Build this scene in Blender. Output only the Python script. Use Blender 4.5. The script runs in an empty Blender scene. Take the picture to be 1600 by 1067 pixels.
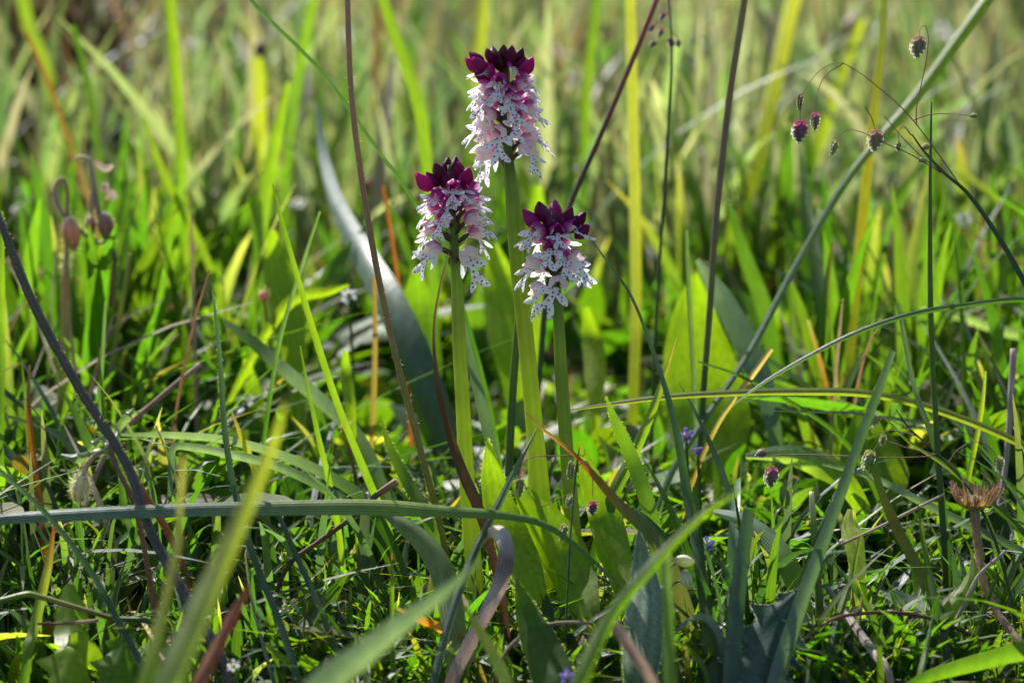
import bpy, math, random
import numpy as np

# ------------------------------------------------------------------ camera
PITCH = math.radians(12.0)
D0 = 0.60                      # distance to the orchids (focus)
CAM = np.array([0.0, -D0 * math.cos(PITCH), 0.1932])
FWD = np.array([0.0, math.cos(PITCH), -math.sin(PITCH)])
UPV = np.array([0.0, math.sin(PITCH), math.cos(PITCH)])
RGT = np.array([1.0, 0.0, 0.0])
K = 36.0 / 90.0 / 1600.0       # metres per pixel per metre of depth
PXM = K * D0                   # metres per photo pixel at the focus plane
scene = bpy.context.scene
cam_data = bpy.data.cameras.new('camera')
cam_data.lens = 90.0
cam_data.sensor_width = 36.0
cam_data.clip_start = 0.01
cam_data.clip_end = 500.0
cam_data.dof.use_dof = True
cam_data.dof.focus_distance = 0.592
cam_data.dof.aperture_fstop = 13.0
cam_data.dof.aperture_blades = 9
cam = bpy.data.objects.new('camera', cam_data)
scene.collection.objects.link(cam)
cam.location = CAM
cam.rotation_euler = (math.radians(90) - PITCH, 0, 0)
scene.camera = cam

# ------------------------------------------------------------------ world + sun
SUN_EL, SUN_AZ = math.radians(45), math.radians(-30)    # azimuth from +Y (away from camera), negative = left
world = bpy.data.worlds.new('World')
scene.world = world
world.use_nodes = True
nt = world.node_tree
sky = nt.nodes.new('ShaderNodeTexSky')
sky.sky_type = 'NISHITA'
sky.sun_disc = False
sky.sun_elevation = SUN_EL
sky.sun_rotation = SUN_AZ
sky.dust_density = 1.6
sky.ozone_density = 0.8
nt.links.new(sky.outputs[0], nt.nodes['Background'].inputs[0])
nt.nodes['Background'].inputs[1].default_value = 0.078
sun_data = bpy.data.lights.new('sun', 'SUN')
sun_data.energy = 5.0
sun_data.angle = math.radians(0.53)
sun_data.color = (1.0, 0.965, 0.91)
sun = bpy.data.objects.new('sun', sun_data)
scene.collection.objects.link(sun)
sd = np.array([math.sin(SUN_AZ) * math.cos(SUN_EL), math.cos(SUN_AZ) * math.cos(SUN_EL), math.sin(SUN_EL)])
from mathutils import Vector, Matrix, Euler
sun.rotation_euler = Vector(sd).to_track_quat('Z', 'Y').to_euler()
sun.location = (-1, 1, 2)
scene.view_settings.view_transform = 'Standard'
scene.view_settings.look = 'None'
scene.view_settings.exposure = 1.1
scene.view_settings.gamma = 1.0
scene.view_settings.use_curve_mapping = False
cy = scene.cycles
cy.use_denoising = True
cy.max_bounces = 9
cy.diffuse_bounces = 4
cy.glossy_bounces = 2
cy.transmission_bounces = 6
cy.transparent_max_bounces = 4
cy.sample_clamp_indirect = 4.0
cy.use_adaptive_sampling = True
cy.adaptive_threshold = 0.02

rng = np.random.default_rng(7)
random.seed(7)
C = scene.collection

# ------------------------------------------------------------------ helpers
def P(px, py, d=D0):
    """photo pixel at a given distance along the view axis -> world point"""
    return CAM + d * (FWD + RGT * (px - 800) * K - UPV * (py - 533.5) * K)

def gz(x, y):
    return 0.0022 * np.sin(x * 61 + 1.3) * np.cos(y * 47) + 0.0015 * np.sin(x * 140 + y * 90) + 0.012 * np.sin(x * 3.1 + 0.4) * np.sin(y * 2.3) * np.clip(y, 0, 3) / 2

def spline(pts, n):
    """Catmull-Rom through pts (m,k) resampled to n rows"""
    pts = np.asarray(pts, float)
    m = len(pts)
    if m == 2:
        t = np.linspace(0, 1, n)[:, None]
        return pts[0] * (1 - t) + pts[1] * t
    ch = np.r_[0, np.cumsum(np.maximum(np.linalg.norm(np.diff(pts[:, :3], axis=0), axis=1), 1e-9) ** 0.5)]
    ext = np.vstack([2 * pts[0] - pts[1], pts, 2 * pts[-1] - pts[-2]])
    te = np.r_[ch[0] - (ch[1] - ch[0]), ch, ch[-1] + (ch[-1] - ch[-2])]
    out = []
    for t in np.linspace(ch[0], ch[-1], n):
        i = min(max(np.searchsorted(te, t, side='right') - 1, 1), m - 1)
        t0, t1, t2, t3 = te[i - 1:i + 3]
        p0, p1, p2, p3 = ext[i - 1:i + 3]
        a1 = (t1 - t) / (t1 - t0) * p0 + (t - t0) / (t1 - t0) * p1
        a2 = (t2 - t) / (t2 - t1) * p1 + (t - t1) / (t2 - t1) * p2
        a3 = (t3 - t) / (t3 - t2) * p2 + (t - t2) / (t3 - t2) * p3
        b1 = (t2 - t) / (t2 - t0) * a1 + (t - t0) / (t2 - t0) * a2
        b2 = (t3 - t) / (t3 - t1) * a2 + (t - t1) / (t3 - t1) * a3
        out.append((t2 - t) / (t2 - t1) * b1 + (t - t1) / (t2 - t1) * b2)
    return np.array(out)

def interp(vals, n):
    vals = np.asarray(vals, float)
    if vals.ndim == 1:
        vals = vals[:, None]
    x = np.linspace(0, 1, len(vals))
    t = np.linspace(0, 1, n)
    return np.stack([np.interp(t, x, vals[:, k]) for k in range(vals.shape[1])], 1)

def norm(v):
    return v / np.maximum(np.linalg.norm(v, axis=-1, keepdims=True), 1e-12)

class Buf:
    """collects quads/tris with per-vertex uv and pigment colour"""
    def __init__(self):
        self.v, self.uv, self.c, self.f4, self.f3, self.n = [], [], [], [], [], 0
    def add(self, v, uv, c, f4=None, f3=None):
        if f4 is not None and len(f4): self.f4.append(np.asarray(f4) + self.n)
        if f3 is not None and len(f3): self.f3.append(np.asarray(f3) + self.n)
        self.v.append(v); self.uv.append(uv); self.c.append(c); self.n += len(v)
    def mesh(self, name, mat, origin=(0, 0, 0)):
        v = np.vstack(self.v) - np.asarray(origin)
        uv = np.vstack(self.uv); c = np.vstack(self.c)
        f4 = np.vstack(self.f4) if self.f4 else np.zeros((0, 4), int)
        f3 = np.vstack(self.f3) if self.f3 else np.zeros((0, 3), int)
        me = bpy.data.meshes.new(name)
        nl = len(f4) * 4 + len(f3) * 3
        loops = np.r_[f4.ravel(), f3.ravel()].astype(np.int32)
        me.vertices.add(len(v)); me.loops.add(nl); me.polygons.add(len(f4) + len(f3))
        me.vertices.foreach_set('co', v.astype(np.float32).ravel())
        me.loops.foreach_set('vertex_index', loops)
        st = np.r_[np.arange(len(f4)) * 4, len(f4) * 4 + np.arange(len(f3)) * 3].astype(np.int32)
        me.polygons.foreach_set('loop_start', st)
        me.polygons.foreach_set('use_smooth', np.ones(len(st), bool))
        ul = me.uv_layers.new(name='UVMap')
        ul.data.foreach_set('uv', uv[loops].astype(np.float32).ravel())
        ca = me.color_attributes.new('pigment', 'FLOAT_COLOR', 'POINT')
        ca.data.foreach_set('color', np.c_[c, np.ones(len(c))].astype(np.float32).ravel())
        me.update(calc_edges=True)
        me.materials.append(mat)
        return me

def link(name, data, loc=(0, 0, 0), parent=None, label=None, cat=None, group=None, kind=None):
    o = bpy.data.objects.new(name, data)
    C.objects.link(o)
    o.location = loc
    if parent is not None: o.parent = parent
    if label: o['label'] = label
    if cat: o['category'] = cat
    if group: o['group'] = group
    if kind: o['kind'] = kind
    return o

def ribbon(buf, pts, w, cols, roll=0.0, fold=0.25, n=None, cross=5, view=None, rollend=None, wave=0.0, edge=None):
    """leaf blade along pts (world), w widths in metres, cols pigment stops"""
    n = n or max(8, 5 * (len(pts) - 1))
    p = spline(pts, n)
    ww = interp(w, n)[:, 0] if len(w) != n else np.asarray(w)
    cc = interp(cols, n)
    tan = norm(np.gradient(p, axis=0))
    vd = norm(p - CAM) if view is None else np.tile(np.asarray(view, float), (n, 1))
    side = norm(np.cross(tan, vd))
    for k in range(1, n):                       # keep the side vector from flipping
        if np.dot(side[k], side[k - 1]) < 0: side[k] = -side[k]
    nor = norm(np.cross(side, tan))
    r = np.radians(np.linspace(roll, roll if rollend is None else rollend, n))[:, None]
    S = side * np.cos(r) + nor * np.sin(r)
    N = -side * np.sin(r) + nor * np.cos(r)
    s = np.linspace(-1, 1, cross)
    L = np.r_[0, np.cumsum(np.linalg.norm(np.diff(p, axis=0), axis=1))]
    sx = np.tile(s, (n, 1))
    if edge is not None: sx[:, 0] *= edge; sx[:, -1] *= np.roll(edge, 3)
    V = p[:, None, :] + S[:, None, :] * (sx[:, :, None] * ww[:, None, None] / 2) + N[:, None, :] * ((np.abs(s) ** 1.3)[None, :, None] * ww[:, None, None] / 2 * fold)
    if wave:
        ph = rng.uniform(0, 6)
        V += N[:, None, :] * (np.abs(s)[None, :, None] * np.sin(L / max(L[-1], 1e-6) * 17 + ph)[:, None, None] * ww[:, None, None] * wave)
    uv = np.stack(np.broadcast_arrays((s + 1)[None, :] / 2, L[:, None]), -1)
    col = np.repeat(cc[:, None, :], cross, 1)
    i = np.arange(n - 1)[:, None] * cross + np.arange(cross - 1)[None, :]
    f = np.stack([i, i + 1, i + cross + 1, i + cross], -1).reshape(-1, 4)
    buf.add(V.reshape(-1, 3), uv.reshape(-1, 2), col.reshape(-1, 3), f)
    return V

def tube(buf, pts, rad, cols, n=None, sides=9, ridges=0.0):
    n = n or max(8, 5 * (len(pts) - 1))
    p = spline(pts, n)
    rr = interp(rad, n)[:, 0]
    cc = interp(cols, n)
    tan = norm(np.gradient(p, axis=0))
    ref = np.array([0.0, -1.0, 0.05]) if abs(tan[0] @ np.array([0, -1, 0.05])) < 0.9 else np.array([1.0, 0, 0])
    a = norm(np.cross(tan, ref)); b = np.cross(tan, a)
    th = np.linspace(0, 2 * np.pi, sides, endpoint=False)
    L = np.r_[0, np.cumsum(np.linalg.norm(np.diff(p, axis=0), axis=1))]
    rm = 1 + ridges * np.cos(th * (sides // 2))
    V = p[:, None, :] + (a[:, None, :] * np.cos(th)[None, :, None] + b[:, None, :] * np.sin(th)[None, :, None]) * (rr[:, None] * rm[None, :])[..., None]
    V = V.reshape(-1, 3)
    uv = np.stack(np.broadcast_arrays((th / (2 * np.pi))[None, :], L[:, None]), -1).reshape(-1, 2)
    col = np.repeat(cc[:, None, :], sides, 1).reshape(-1, 3)
    i = np.arange(n - 1)[:, None] * sides + np.arange(sides)[None, :]
    j = np.arange(n - 1)[:, None] * sides + (np.arange(sides)[None, :] + 1) % sides
    f = np.stack([i, j, j + sides, i + sides], -1).reshape(-1, 4)
    m = len(V)
    V = np.vstack([V, p[0], p[-1]]); uv = np.vstack([uv, [0, 0], [0, L[-1]]]); col = np.vstack([col, cc[0], cc[-1]])
    k = np.arange(sides); k2 = (k + 1) % sides
    t0 = np.stack([k2, k, np.full(sides, m)], -1)
    t1 = np.stack([k + (n - 1) * sides, k2 + (n - 1) * sides, np.full(sides, m + 1)], -1)
    buf.add(V, uv, col, f, np.vstack([t0, t1]))

def edge_hairs(buf, V, count, length, col=(0.75, 0.75, 0.7)):
    """fine hairs fringing both margins of a leaf (V from ribbon)"""
    n = len(V)
    k = rng.integers(0, n - 1, count); e = np.where(rng.uniform(size=count) < .5, 0, V.shape[1] - 1)
    f = rng.uniform(0, 1, (count, 1))
    b = V[k, e] * (1 - f) + V[k + 1, e] * f
    m = V[k, V.shape[1] // 2]
    d = norm(norm(b - m) + rng.normal(size=(count, 3)) * 0.35)
    s = norm(np.cross(d, norm(b - CAM))) * 0.00003
    T = np.stack([b - s, b + s, b + d * rng.uniform(.5, 1.1, (count, 1)) * length], 1).reshape(-1, 3)
    buf.add(T, np.zeros((count * 3, 2)), np.tile(col, (count * 3, 1)), None, np.arange(count * 3).reshape(-1, 3))

def hairs(buf, pts, rad, count, length, col=(0.7, 0.7, 0.66)):
    """short fine hairs standing off a stem or leaf edge"""
    p = spline(pts, 60)
    k = rng.integers(0, 60, count)
    rr = interp(rad, 60)[:, 0][k]
    d = norm(rng.normal(size=(count, 3)))
    b = p[k] + d * rr[:, None] * 0.8 + rng.normal(size=(count, 3)) * 0.0003
    l = rng.uniform(0.6, 1.2, count)[:, None] * length
    w = 0.00004
    s = norm(np.cross(d, norm(b - CAM))) * w
    V = np.stack([b - s, b + s, b + d * (rr[:, None] * 0.3 + l)], 1).reshape(-1, 3)
    f = np.arange(count * 3).reshape(-1, 3)
    buf.add(V, np.zeros((count * 3, 2)), np.tile(col, (count * 3, 1)), None, f)

# ------------------------------------------------------------------ materials
def new_mat(name):
    m = bpy.data.materials.new(name); m.use_nodes = True
    t = m.node_tree; t.nodes.clear()
    return m, t, t.nodes.new, t.links.new

def math_node(N, Lk, op, a, b=None, c=None):
    n = N('ShaderNodeMath'); n.operation = op
    for k, x in enumerate((a, b, c)):
        if x is None: continue
        if isinstance(x, (int, float)): n.inputs[k].default_value = x
        else: Lk(x, n.inputs[k])
    return n.outputs[0]

def plant_mat(name, trans=0.45, tint=(1.5, 1.75, 0.45), rough=0.42, spec=0.45, veins=9, vein_h=0.6, mottle=0.35, coat=0.0, nscale=420, vein_c=0.13):
    m, t, N, Lk = new_mat(name)
    at = N('ShaderNodeAttribute'); at.attribute_name = 'pigment'
    uv = N('ShaderNodeUVMap'); uv.uv_map = 'UVMap'
    sep = N('ShaderNodeSeparateXYZ'); Lk(uv.outputs[0], sep.inputs[0])
    geo = N('ShaderNodeNewGeometry')
    ns = N('ShaderNodeTexNoise'); ns.inputs['Scale'].default_value = nscale; ns.inputs['Detail'].default_value = 4
    mp = N('ShaderNodeMapping'); mp.inputs['Scale'].default_value = (1, 1, 0.45)
    Lk(geo.outputs['Position'], mp.inputs[0]); Lk(mp.outputs[0], ns.inputs['Vector'])
    wv = math_node(N, Lk, 'SINE', math_node(N, Lk, 'MULTIPLY', sep.outputs[0], veins * 2 * math.pi))
    # pigment * (mottle + vein streaks)
    f1 = math_node(N, Lk, 'MULTIPLY_ADD', ns.outputs['Fac'], mottle * 2, 1 - mottle)
    f2 = math_node(N, Lk, 'MULTIPLY_ADD', wv, vein_c, 1.0)
    ff = math_node(N, Lk, 'MULTIPLY', f1, f2)
    mul = N('ShaderNodeVectorMath'); mul.operation = 'SCALE'
    Lk(at.outputs['Color'], mul.inputs[0]); Lk(ff, mul.inputs['Scale'])
    bs = N('ShaderNodeBsdfPrincipled')
    Lk(mul.outputs[0], bs.inputs['Base Color'])
    rg = math_node(N, Lk, 'MULTIPLY_ADD', ns.outputs['Fac'], 0.25, rough - 0.1)
    Lk(rg, bs.inputs['Roughness'])
    bs.inputs['Specular IOR Level'].default_value = spec
    bs.inputs['Coat Weight'].default_value = coat
    bs.inputs['Coat Roughness'].default_value = 0.3
    h = math_node(N, Lk, 'MULTIPLY_ADD', wv, vein_h, math_node(N, Lk, 'MULTIPLY', ns.outputs['Fac'], 1.2))
    bp = N('ShaderNodeBump'); bp.inputs['Strength'].default_value = 0.5; bp.inputs['Distance'].default_value = 0.00012
    Lk(h, bp.inputs['Height']); Lk(bp.outputs[0], bs.inputs['Normal'])
    tr = N('ShaderNodeBsdfTranslucent')
    tm = N('ShaderNodeVectorMath'); tm.operation = 'MULTIPLY'; tm.inputs[1].default_value = tint
    Lk(mul.outputs[0], tm.inputs[0]); Lk(tm.outputs[0], tr.inputs['Color']); Lk(bp.outputs[0], tr.inputs['Normal'])
    mx = N('ShaderNodeMixShader'); mx.inputs[0].default_value = trans
    Lk(bs.outputs[0], mx.inputs[1]); Lk(tr.outputs[0], mx.inputs[2])
    out = N('ShaderNodeOutputMaterial'); Lk(mx.outputs[0], out.inputs[0])
    return m

M = {}
M['blade'] = plant_mat('grass_blade', 0.50, (2.2, 2.5, 0.5))
M['far'] = plant_mat('far_grass', 0.48, (1.85, 2.1, 1.15), vein_h=0.2, veins=3)
M['spikelet'] = plant_mat('spikelet_scale', 0.30, (1.2, 1.2, 1.0), veins=3)
M['field'] = plant_mat('meadow_grass', 0.50, (2.55, 2.9, 0.6), vein_h=0.2, veins=3)
M['glaucous'] = plant_mat('waxy_blade', 0.30, (1.9, 2.2, 0.6), rough=0.36, spec=0.6, veins=10)
M['stem'] = plant_mat('plant_stem', 0.28, (2.2, 2.2, 0.5), rough=0.45, veins=7, vein_h=1.0)
M['leaf'] = plant_mat('broad_leaf', 0.62, (2.5, 2.8, 0.30), rough=0.45, veins=4, vein_h=0.25, mottle=0.45, nscale=700, vein_c=0.05)
M['dry'] = plant_mat('dry_stalk', 0.22, (1.3, 1.05, 0.7), rough=0.65, spec=0.15, veins=6, vein_h=1.2, mottle=0.5)
M['glow'] = plant_mat('fleshy_stem', 0.55, (2.7, 2.75, 0.7), rough=0.4, veins=7, vein_h=0.35, mottle=0.25, vein_c=0.05)
M['downy'] = plant_mat('downy_leaf', 0.28, (1.6, 1.9, 0.6), rough=0.7, spec=0.25, veins=3, vein_h=1.4, mottle=0.6, nscale=1500)
M['hood'] = None

def petal_mat():
    # hood of a flower: pigment = purple coverage mask in R; object colour = purple tint, object alpha = how far the purple spreads
    m, t, N, Lk = new_mat('orchid_hood')
    at = N('ShaderNodeAttribute'); at.attribute_name = 'pigment'
    sp = N('ShaderNodeSeparateColor'); Lk(at.outputs['Color'], sp.inputs[0])
    oi = N('ShaderNodeObjectInfo')
    uv = N('ShaderNodeUVMap'); uv.uv_map = 'UVMap'
    ns = N('ShaderNodeTexNoise'); ns.inputs['Scale'].default_value = 14; ns.inputs['Detail'].default_value = 3
    mp = N('ShaderNodeMapping'); mp.inputs['Scale'].default_value = (1.6, 0.25, 1)
    Lk(uv.outputs[0], mp.inputs[0]); Lk(mp.outputs[0], ns.inputs['Vector'])
    s = math_node(N, Lk, 'ADD', sp.outputs[0], math_node(N, Lk, 'MULTIPLY_ADD', ns.outputs['Fac'], 0.9, -0.45))
    s = math_node(N, Lk, 'ADD', s, math_node(N, Lk, 'MULTIPLY_ADD', oi.outputs['Alpha'], 1.3, -0.65))
    r = N('ShaderNodeMapRange'); r.interpolation_type = 'SMOOTHSTEP'
    r.inputs[1].default_value = 0.22; r.inputs[2].default_value = 0.8
    Lk(s, r.inputs[0])
    mx = N('ShaderNodeMix'); mx.data_type = 'RGBA'
    mx.inputs[6].default_value = (0.84, 0.81, 0.77, 1)
    Lk(r.outputs[0], mx.inputs[0]); Lk(oi.outputs['Color'], mx.inputs[7])
    bs = N('ShaderNodeBsdfPrincipled'); Lk(mx.outputs[2], bs.inputs['Base Color'])
    bs.inputs['Roughness'].default_value = 0.36; bs.inputs['Specular IOR Level'].default_value = 0.4
    bp = N('ShaderNodeBump'); bp.inputs['Strength'].default_value = 0.5; bp.inputs['Distance'].default_value = 0.0002
    Lk(ns.outputs['Fac'], bp.inputs['Height']); Lk(bp.outputs[0], bs.inputs['Normal'])
    tr = N('ShaderNodeBsdfTranslucent')
    tm = N('ShaderNodeVectorMath'); tm.operation = 'MULTIPLY'; tm.inputs[1].default_value = (1.25, 1.0, 1.05)
    Lk(mx.outputs[2], tm.inputs[0]); Lk(tm.outputs[0], tr.inputs['Color'])
    ms = N('ShaderNodeMixShader'); ms.inputs[0].default_value = 0.5
    Lk(bs.outputs[0], ms.inputs[1]); Lk(tr.outputs[0], ms.inputs[2])
    out = N('ShaderNodeOutputMaterial'); Lk(ms.outputs[0], out.inputs[0])
    return m
M['hood'] = petal_mat()

def lip_mat():
    m, t, N, Lk = new_mat('orchid_lip')
    uv = N('ShaderNodeUVMap'); uv.uv_map = 'UVMap'
    oi = N('ShaderNodeObjectInfo')
    vo = N('ShaderNodeTexVoronoi'); vo.voronoi_dimensions = '2D'; vo.inputs['Scale'].default_value = 1 / 6.2
    vo.inputs['Randomness'].default_value = 0.6
    of = N('ShaderNodeVectorMath'); of.operation = 'ADD'
    cx = N('ShaderNodeCombineXYZ')
    Lk(math_node(N, Lk, 'MULTIPLY', oi.outputs['Random'], 37.0), cx.inputs[0]); Lk(math_node(N, Lk, 'MULTIPLY', oi.outputs['Random'], 91.0), cx.inputs[1])
    Lk(uv.outputs[0], of.inputs[0]); Lk(cx.outputs[0], of.inputs[1]); Lk(of.outputs[0], vo.inputs['Vector'])
    sp = N('ShaderNodeSeparateXYZ'); Lk(uv.outputs[0], sp.inputs[0])
    ax = math_node(N, Lk, 'ABSOLUTE', sp.outputs[0])
    rad = N('ShaderNodeMapRange'); rad.inputs[1].default_value = 7; rad.inputs[2].default_value = 16; rad.inputs[3].default_value = 0.22; rad.inputs[4].default_value = 0.10
    Lk(ax, rad.inputs[0])
    d = math_node(N, Lk, 'SUBTRACT', vo.outputs['Distance'], rad.outputs[0])
    mr = N('ShaderNodeMapRange'); mr.interpolation_type = 'SMOOTHSTEP'
    mr.inputs[1].default_value = -0.06; mr.inputs[2].default_value = 0.05; mr.inputs[3].default_value = 1; mr.inputs[4].default_value = 0
    Lk(d, mr.inputs[0])
    # pink flush towards the throat
    th = N('ShaderNodeMapRange'); th.inputs[1].default_value = -10; th.inputs[2].default_value = 2; Lk(sp.outputs[1], th.inputs[0])
    base = N('ShaderNodeMix'); base.data_type = 'RGBA'
    base.inputs[6].default_value = (0.90, 0.89, 0.92, 1); base.inputs[7].default_value = (0.80, 0.66, 0.72, 1)
    Lk(math_node(N, Lk, 'MULTIPLY', th.outputs[0], 0.4), base.inputs[0])
    mx = N('ShaderNodeMix'); mx.data_type = 'RGBA'; mx.inputs[7].default_value = (0.13, 0.02, 0.16, 1)
    Lk(base.outputs[2], mx.inputs[6]); Lk(math_node(N, Lk, 'MULTIPLY', mr.outputs[0], 0.92), mx.inputs[0])
    bs = N('ShaderNodeBsdfPrincipled'); Lk(mx.outputs[2], bs.inputs['Base Color'])
    bs.inputs['Roughness'].default_value = 0.5; bs.inputs['Specular IOR Level'].default_value = 0.3
    ns = N('ShaderNodeTexNoise'); ns.inputs['Scale'].default_value = 0.7; Lk(uv.outputs[0], ns.inputs['Vector'])
    bp = N('ShaderNodeBump'); bp.inputs['Strength'].default_value = 0.4; bp.inputs['Distance'].default_value = 0.0002
    Lk(ns.outputs['Fac'], bp.inputs['Height']); Lk(bp.outputs[0], bs.inputs['Normal'])
    tr = N('ShaderNodeBsdfTranslucent'); Lk(mx.outputs[2], tr.inputs['Color'])
    ms = N('ShaderNodeMixShader'); ms.inputs[0].default_value = 0.45
    Lk(bs.outputs[0], ms.inputs[1]); Lk(tr.outputs[0], ms.inputs[2])
    out = N('ShaderNodeOutputMaterial'); Lk(ms.outputs[0], out.inputs[0])
    return m
M['lip'] = lip_mat()

def soil_mat():
    m, t, N, Lk = new_mat('meadow_soil')
    geo = N('ShaderNodeNewGeometry')
    n1 = N('ShaderNodeTexNoise'); n1.inputs['Scale'].default_value = 55; n1.inputs['Detail'].default_value = 8
    n2 = N('ShaderNodeTexNoise'); n2.inputs['Scale'].default_value = 6; n2.inputs['Detail'].default_value = 5
    Lk(geo.outputs['Position'], n1.inputs['Vector']); Lk(geo.outputs['Position'], n2.inputs['Vector'])
    r1 = N('ShaderNodeValToRGB')
    r1.color_ramp.elements[0].position = 0.3; r1.color_ramp.elements[0].color = (0.012, 0.010, 0.006, 1)
    r1.color_ramp.elements[1].position = 0.72; r1.color_ramp.elements[1].color = (0.06, 0.05, 0.028, 1)
    r2 = N('ShaderNodeValToRGB')
    r2.color_ramp.elements[0].position = 0.35; r2.color_ramp.elements[0].color = (0.05, 0.075, 0.015, 1)
    r2.color_ramp.elements[1].position = 0.7; r2.color_ramp.elements[1].color = (0.16, 0.16, 0.06, 1)
    Lk(n1.outputs['Fac'], r1.inputs[0]); Lk(n2.outputs['Fac'], r2.inputs[0])
    mx = N('ShaderNodeMix'); mx.data_type = 'RGBA'; Lk(n2.outputs['Fac'], mx.inputs[0])
    Lk(r1.outputs[0], mx.inputs[6]); Lk(r2.outputs[0], mx.inputs[7])
    bs = N('ShaderNodeBsdfPrincipled'); Lk(mx.outputs[2], bs.inputs['Base Color']); bs.inputs['Roughness'].default_value = 0.9
    bp = N('ShaderNodeBump'); bp.inputs['Distance'].default_value = 0.004; Lk(n1.outputs['Fac'], bp.inputs['Height']); Lk(bp.outputs[0], bs.inputs['Normal'])
    out = N('ShaderNodeOutputMaterial'); Lk(bs.outputs[0], out.inputs[0])
    return m
M['soil'] = soil_mat()

# ------------------------------------------------------------------ ground
def ground():
    b = Buf()
    xs = np.r_[-200, -60, -20, -8, np.linspace(-3, 3, 121), 8, 20, 60, 200]
    ys = np.r_[-200, -40, -8, -2, np.linspace(-1, 5, 121), 9, 20, 60, 250]
    X, Y = np.meshgrid(xs, ys)
    near = (np.abs(X) < 3.1) & (Y > -1.1) & (Y < 5.1)
    Z = np.where(near, gz(X, Y), 0)
    i = np.arange(len(ys) - 1)[:, None] * len(xs) + np.arange(len(xs) - 1)[None, :]
    f = np.stack([i, i + 1, i + len(xs) + 1, i + len(xs)], -1).reshape(-1, 4)
    V = np.stack([X, Y, Z], -1).reshape(-1, 3)
    b.add(V, V[:, :2], np.full((len(V), 3), 0.1), f)
    link('ground', b.mesh('ground', M['soil']), kind='structure')
ground()

# ------------------------------------------------------------------ meadow cover (uncountable)
GREEN = 0.74 * np.array([[0.045, 0.105, 0.012], [0.062, 0.130, 0.016], [0.085, 0.155, 0.018], [0.055, 0.11, 0.035], [0.085, 0.15, 0.02]])
GLAUC = np.array([[0.075, 0.125, 0.085], [0.10, 0.15, 0.11], [0.06, 0.11, 0.06]])
OLIVE = np.array([[0.12, 0.16, 0.06], [0.15, 0.185, 0.085], [0.09, 0.14, 0.05], [0.21, 0.21, 0.13], [0.18, 0.17, 0.115]])
STRAW = np.array([[0.36, 0.29, 0.17], [0.28, 0.21, 0.12], [0.22, 0.13, 0.07], [0.42, 0.36, 0.24]])

def place(n, y0, y1, margin=1.45, pw=1.0):
    """ground spots inside the view wedge (with margin) between two distances y"""
    u = rng.uniform(0, 1, n) ** pw
    y = y0 + (y1 - y0) * u
    half = (y - CAM[1]) * 0.2 * margin + 0.03
    x = rng.uniform(-1, 1, n) * half
    return x, y

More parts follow.
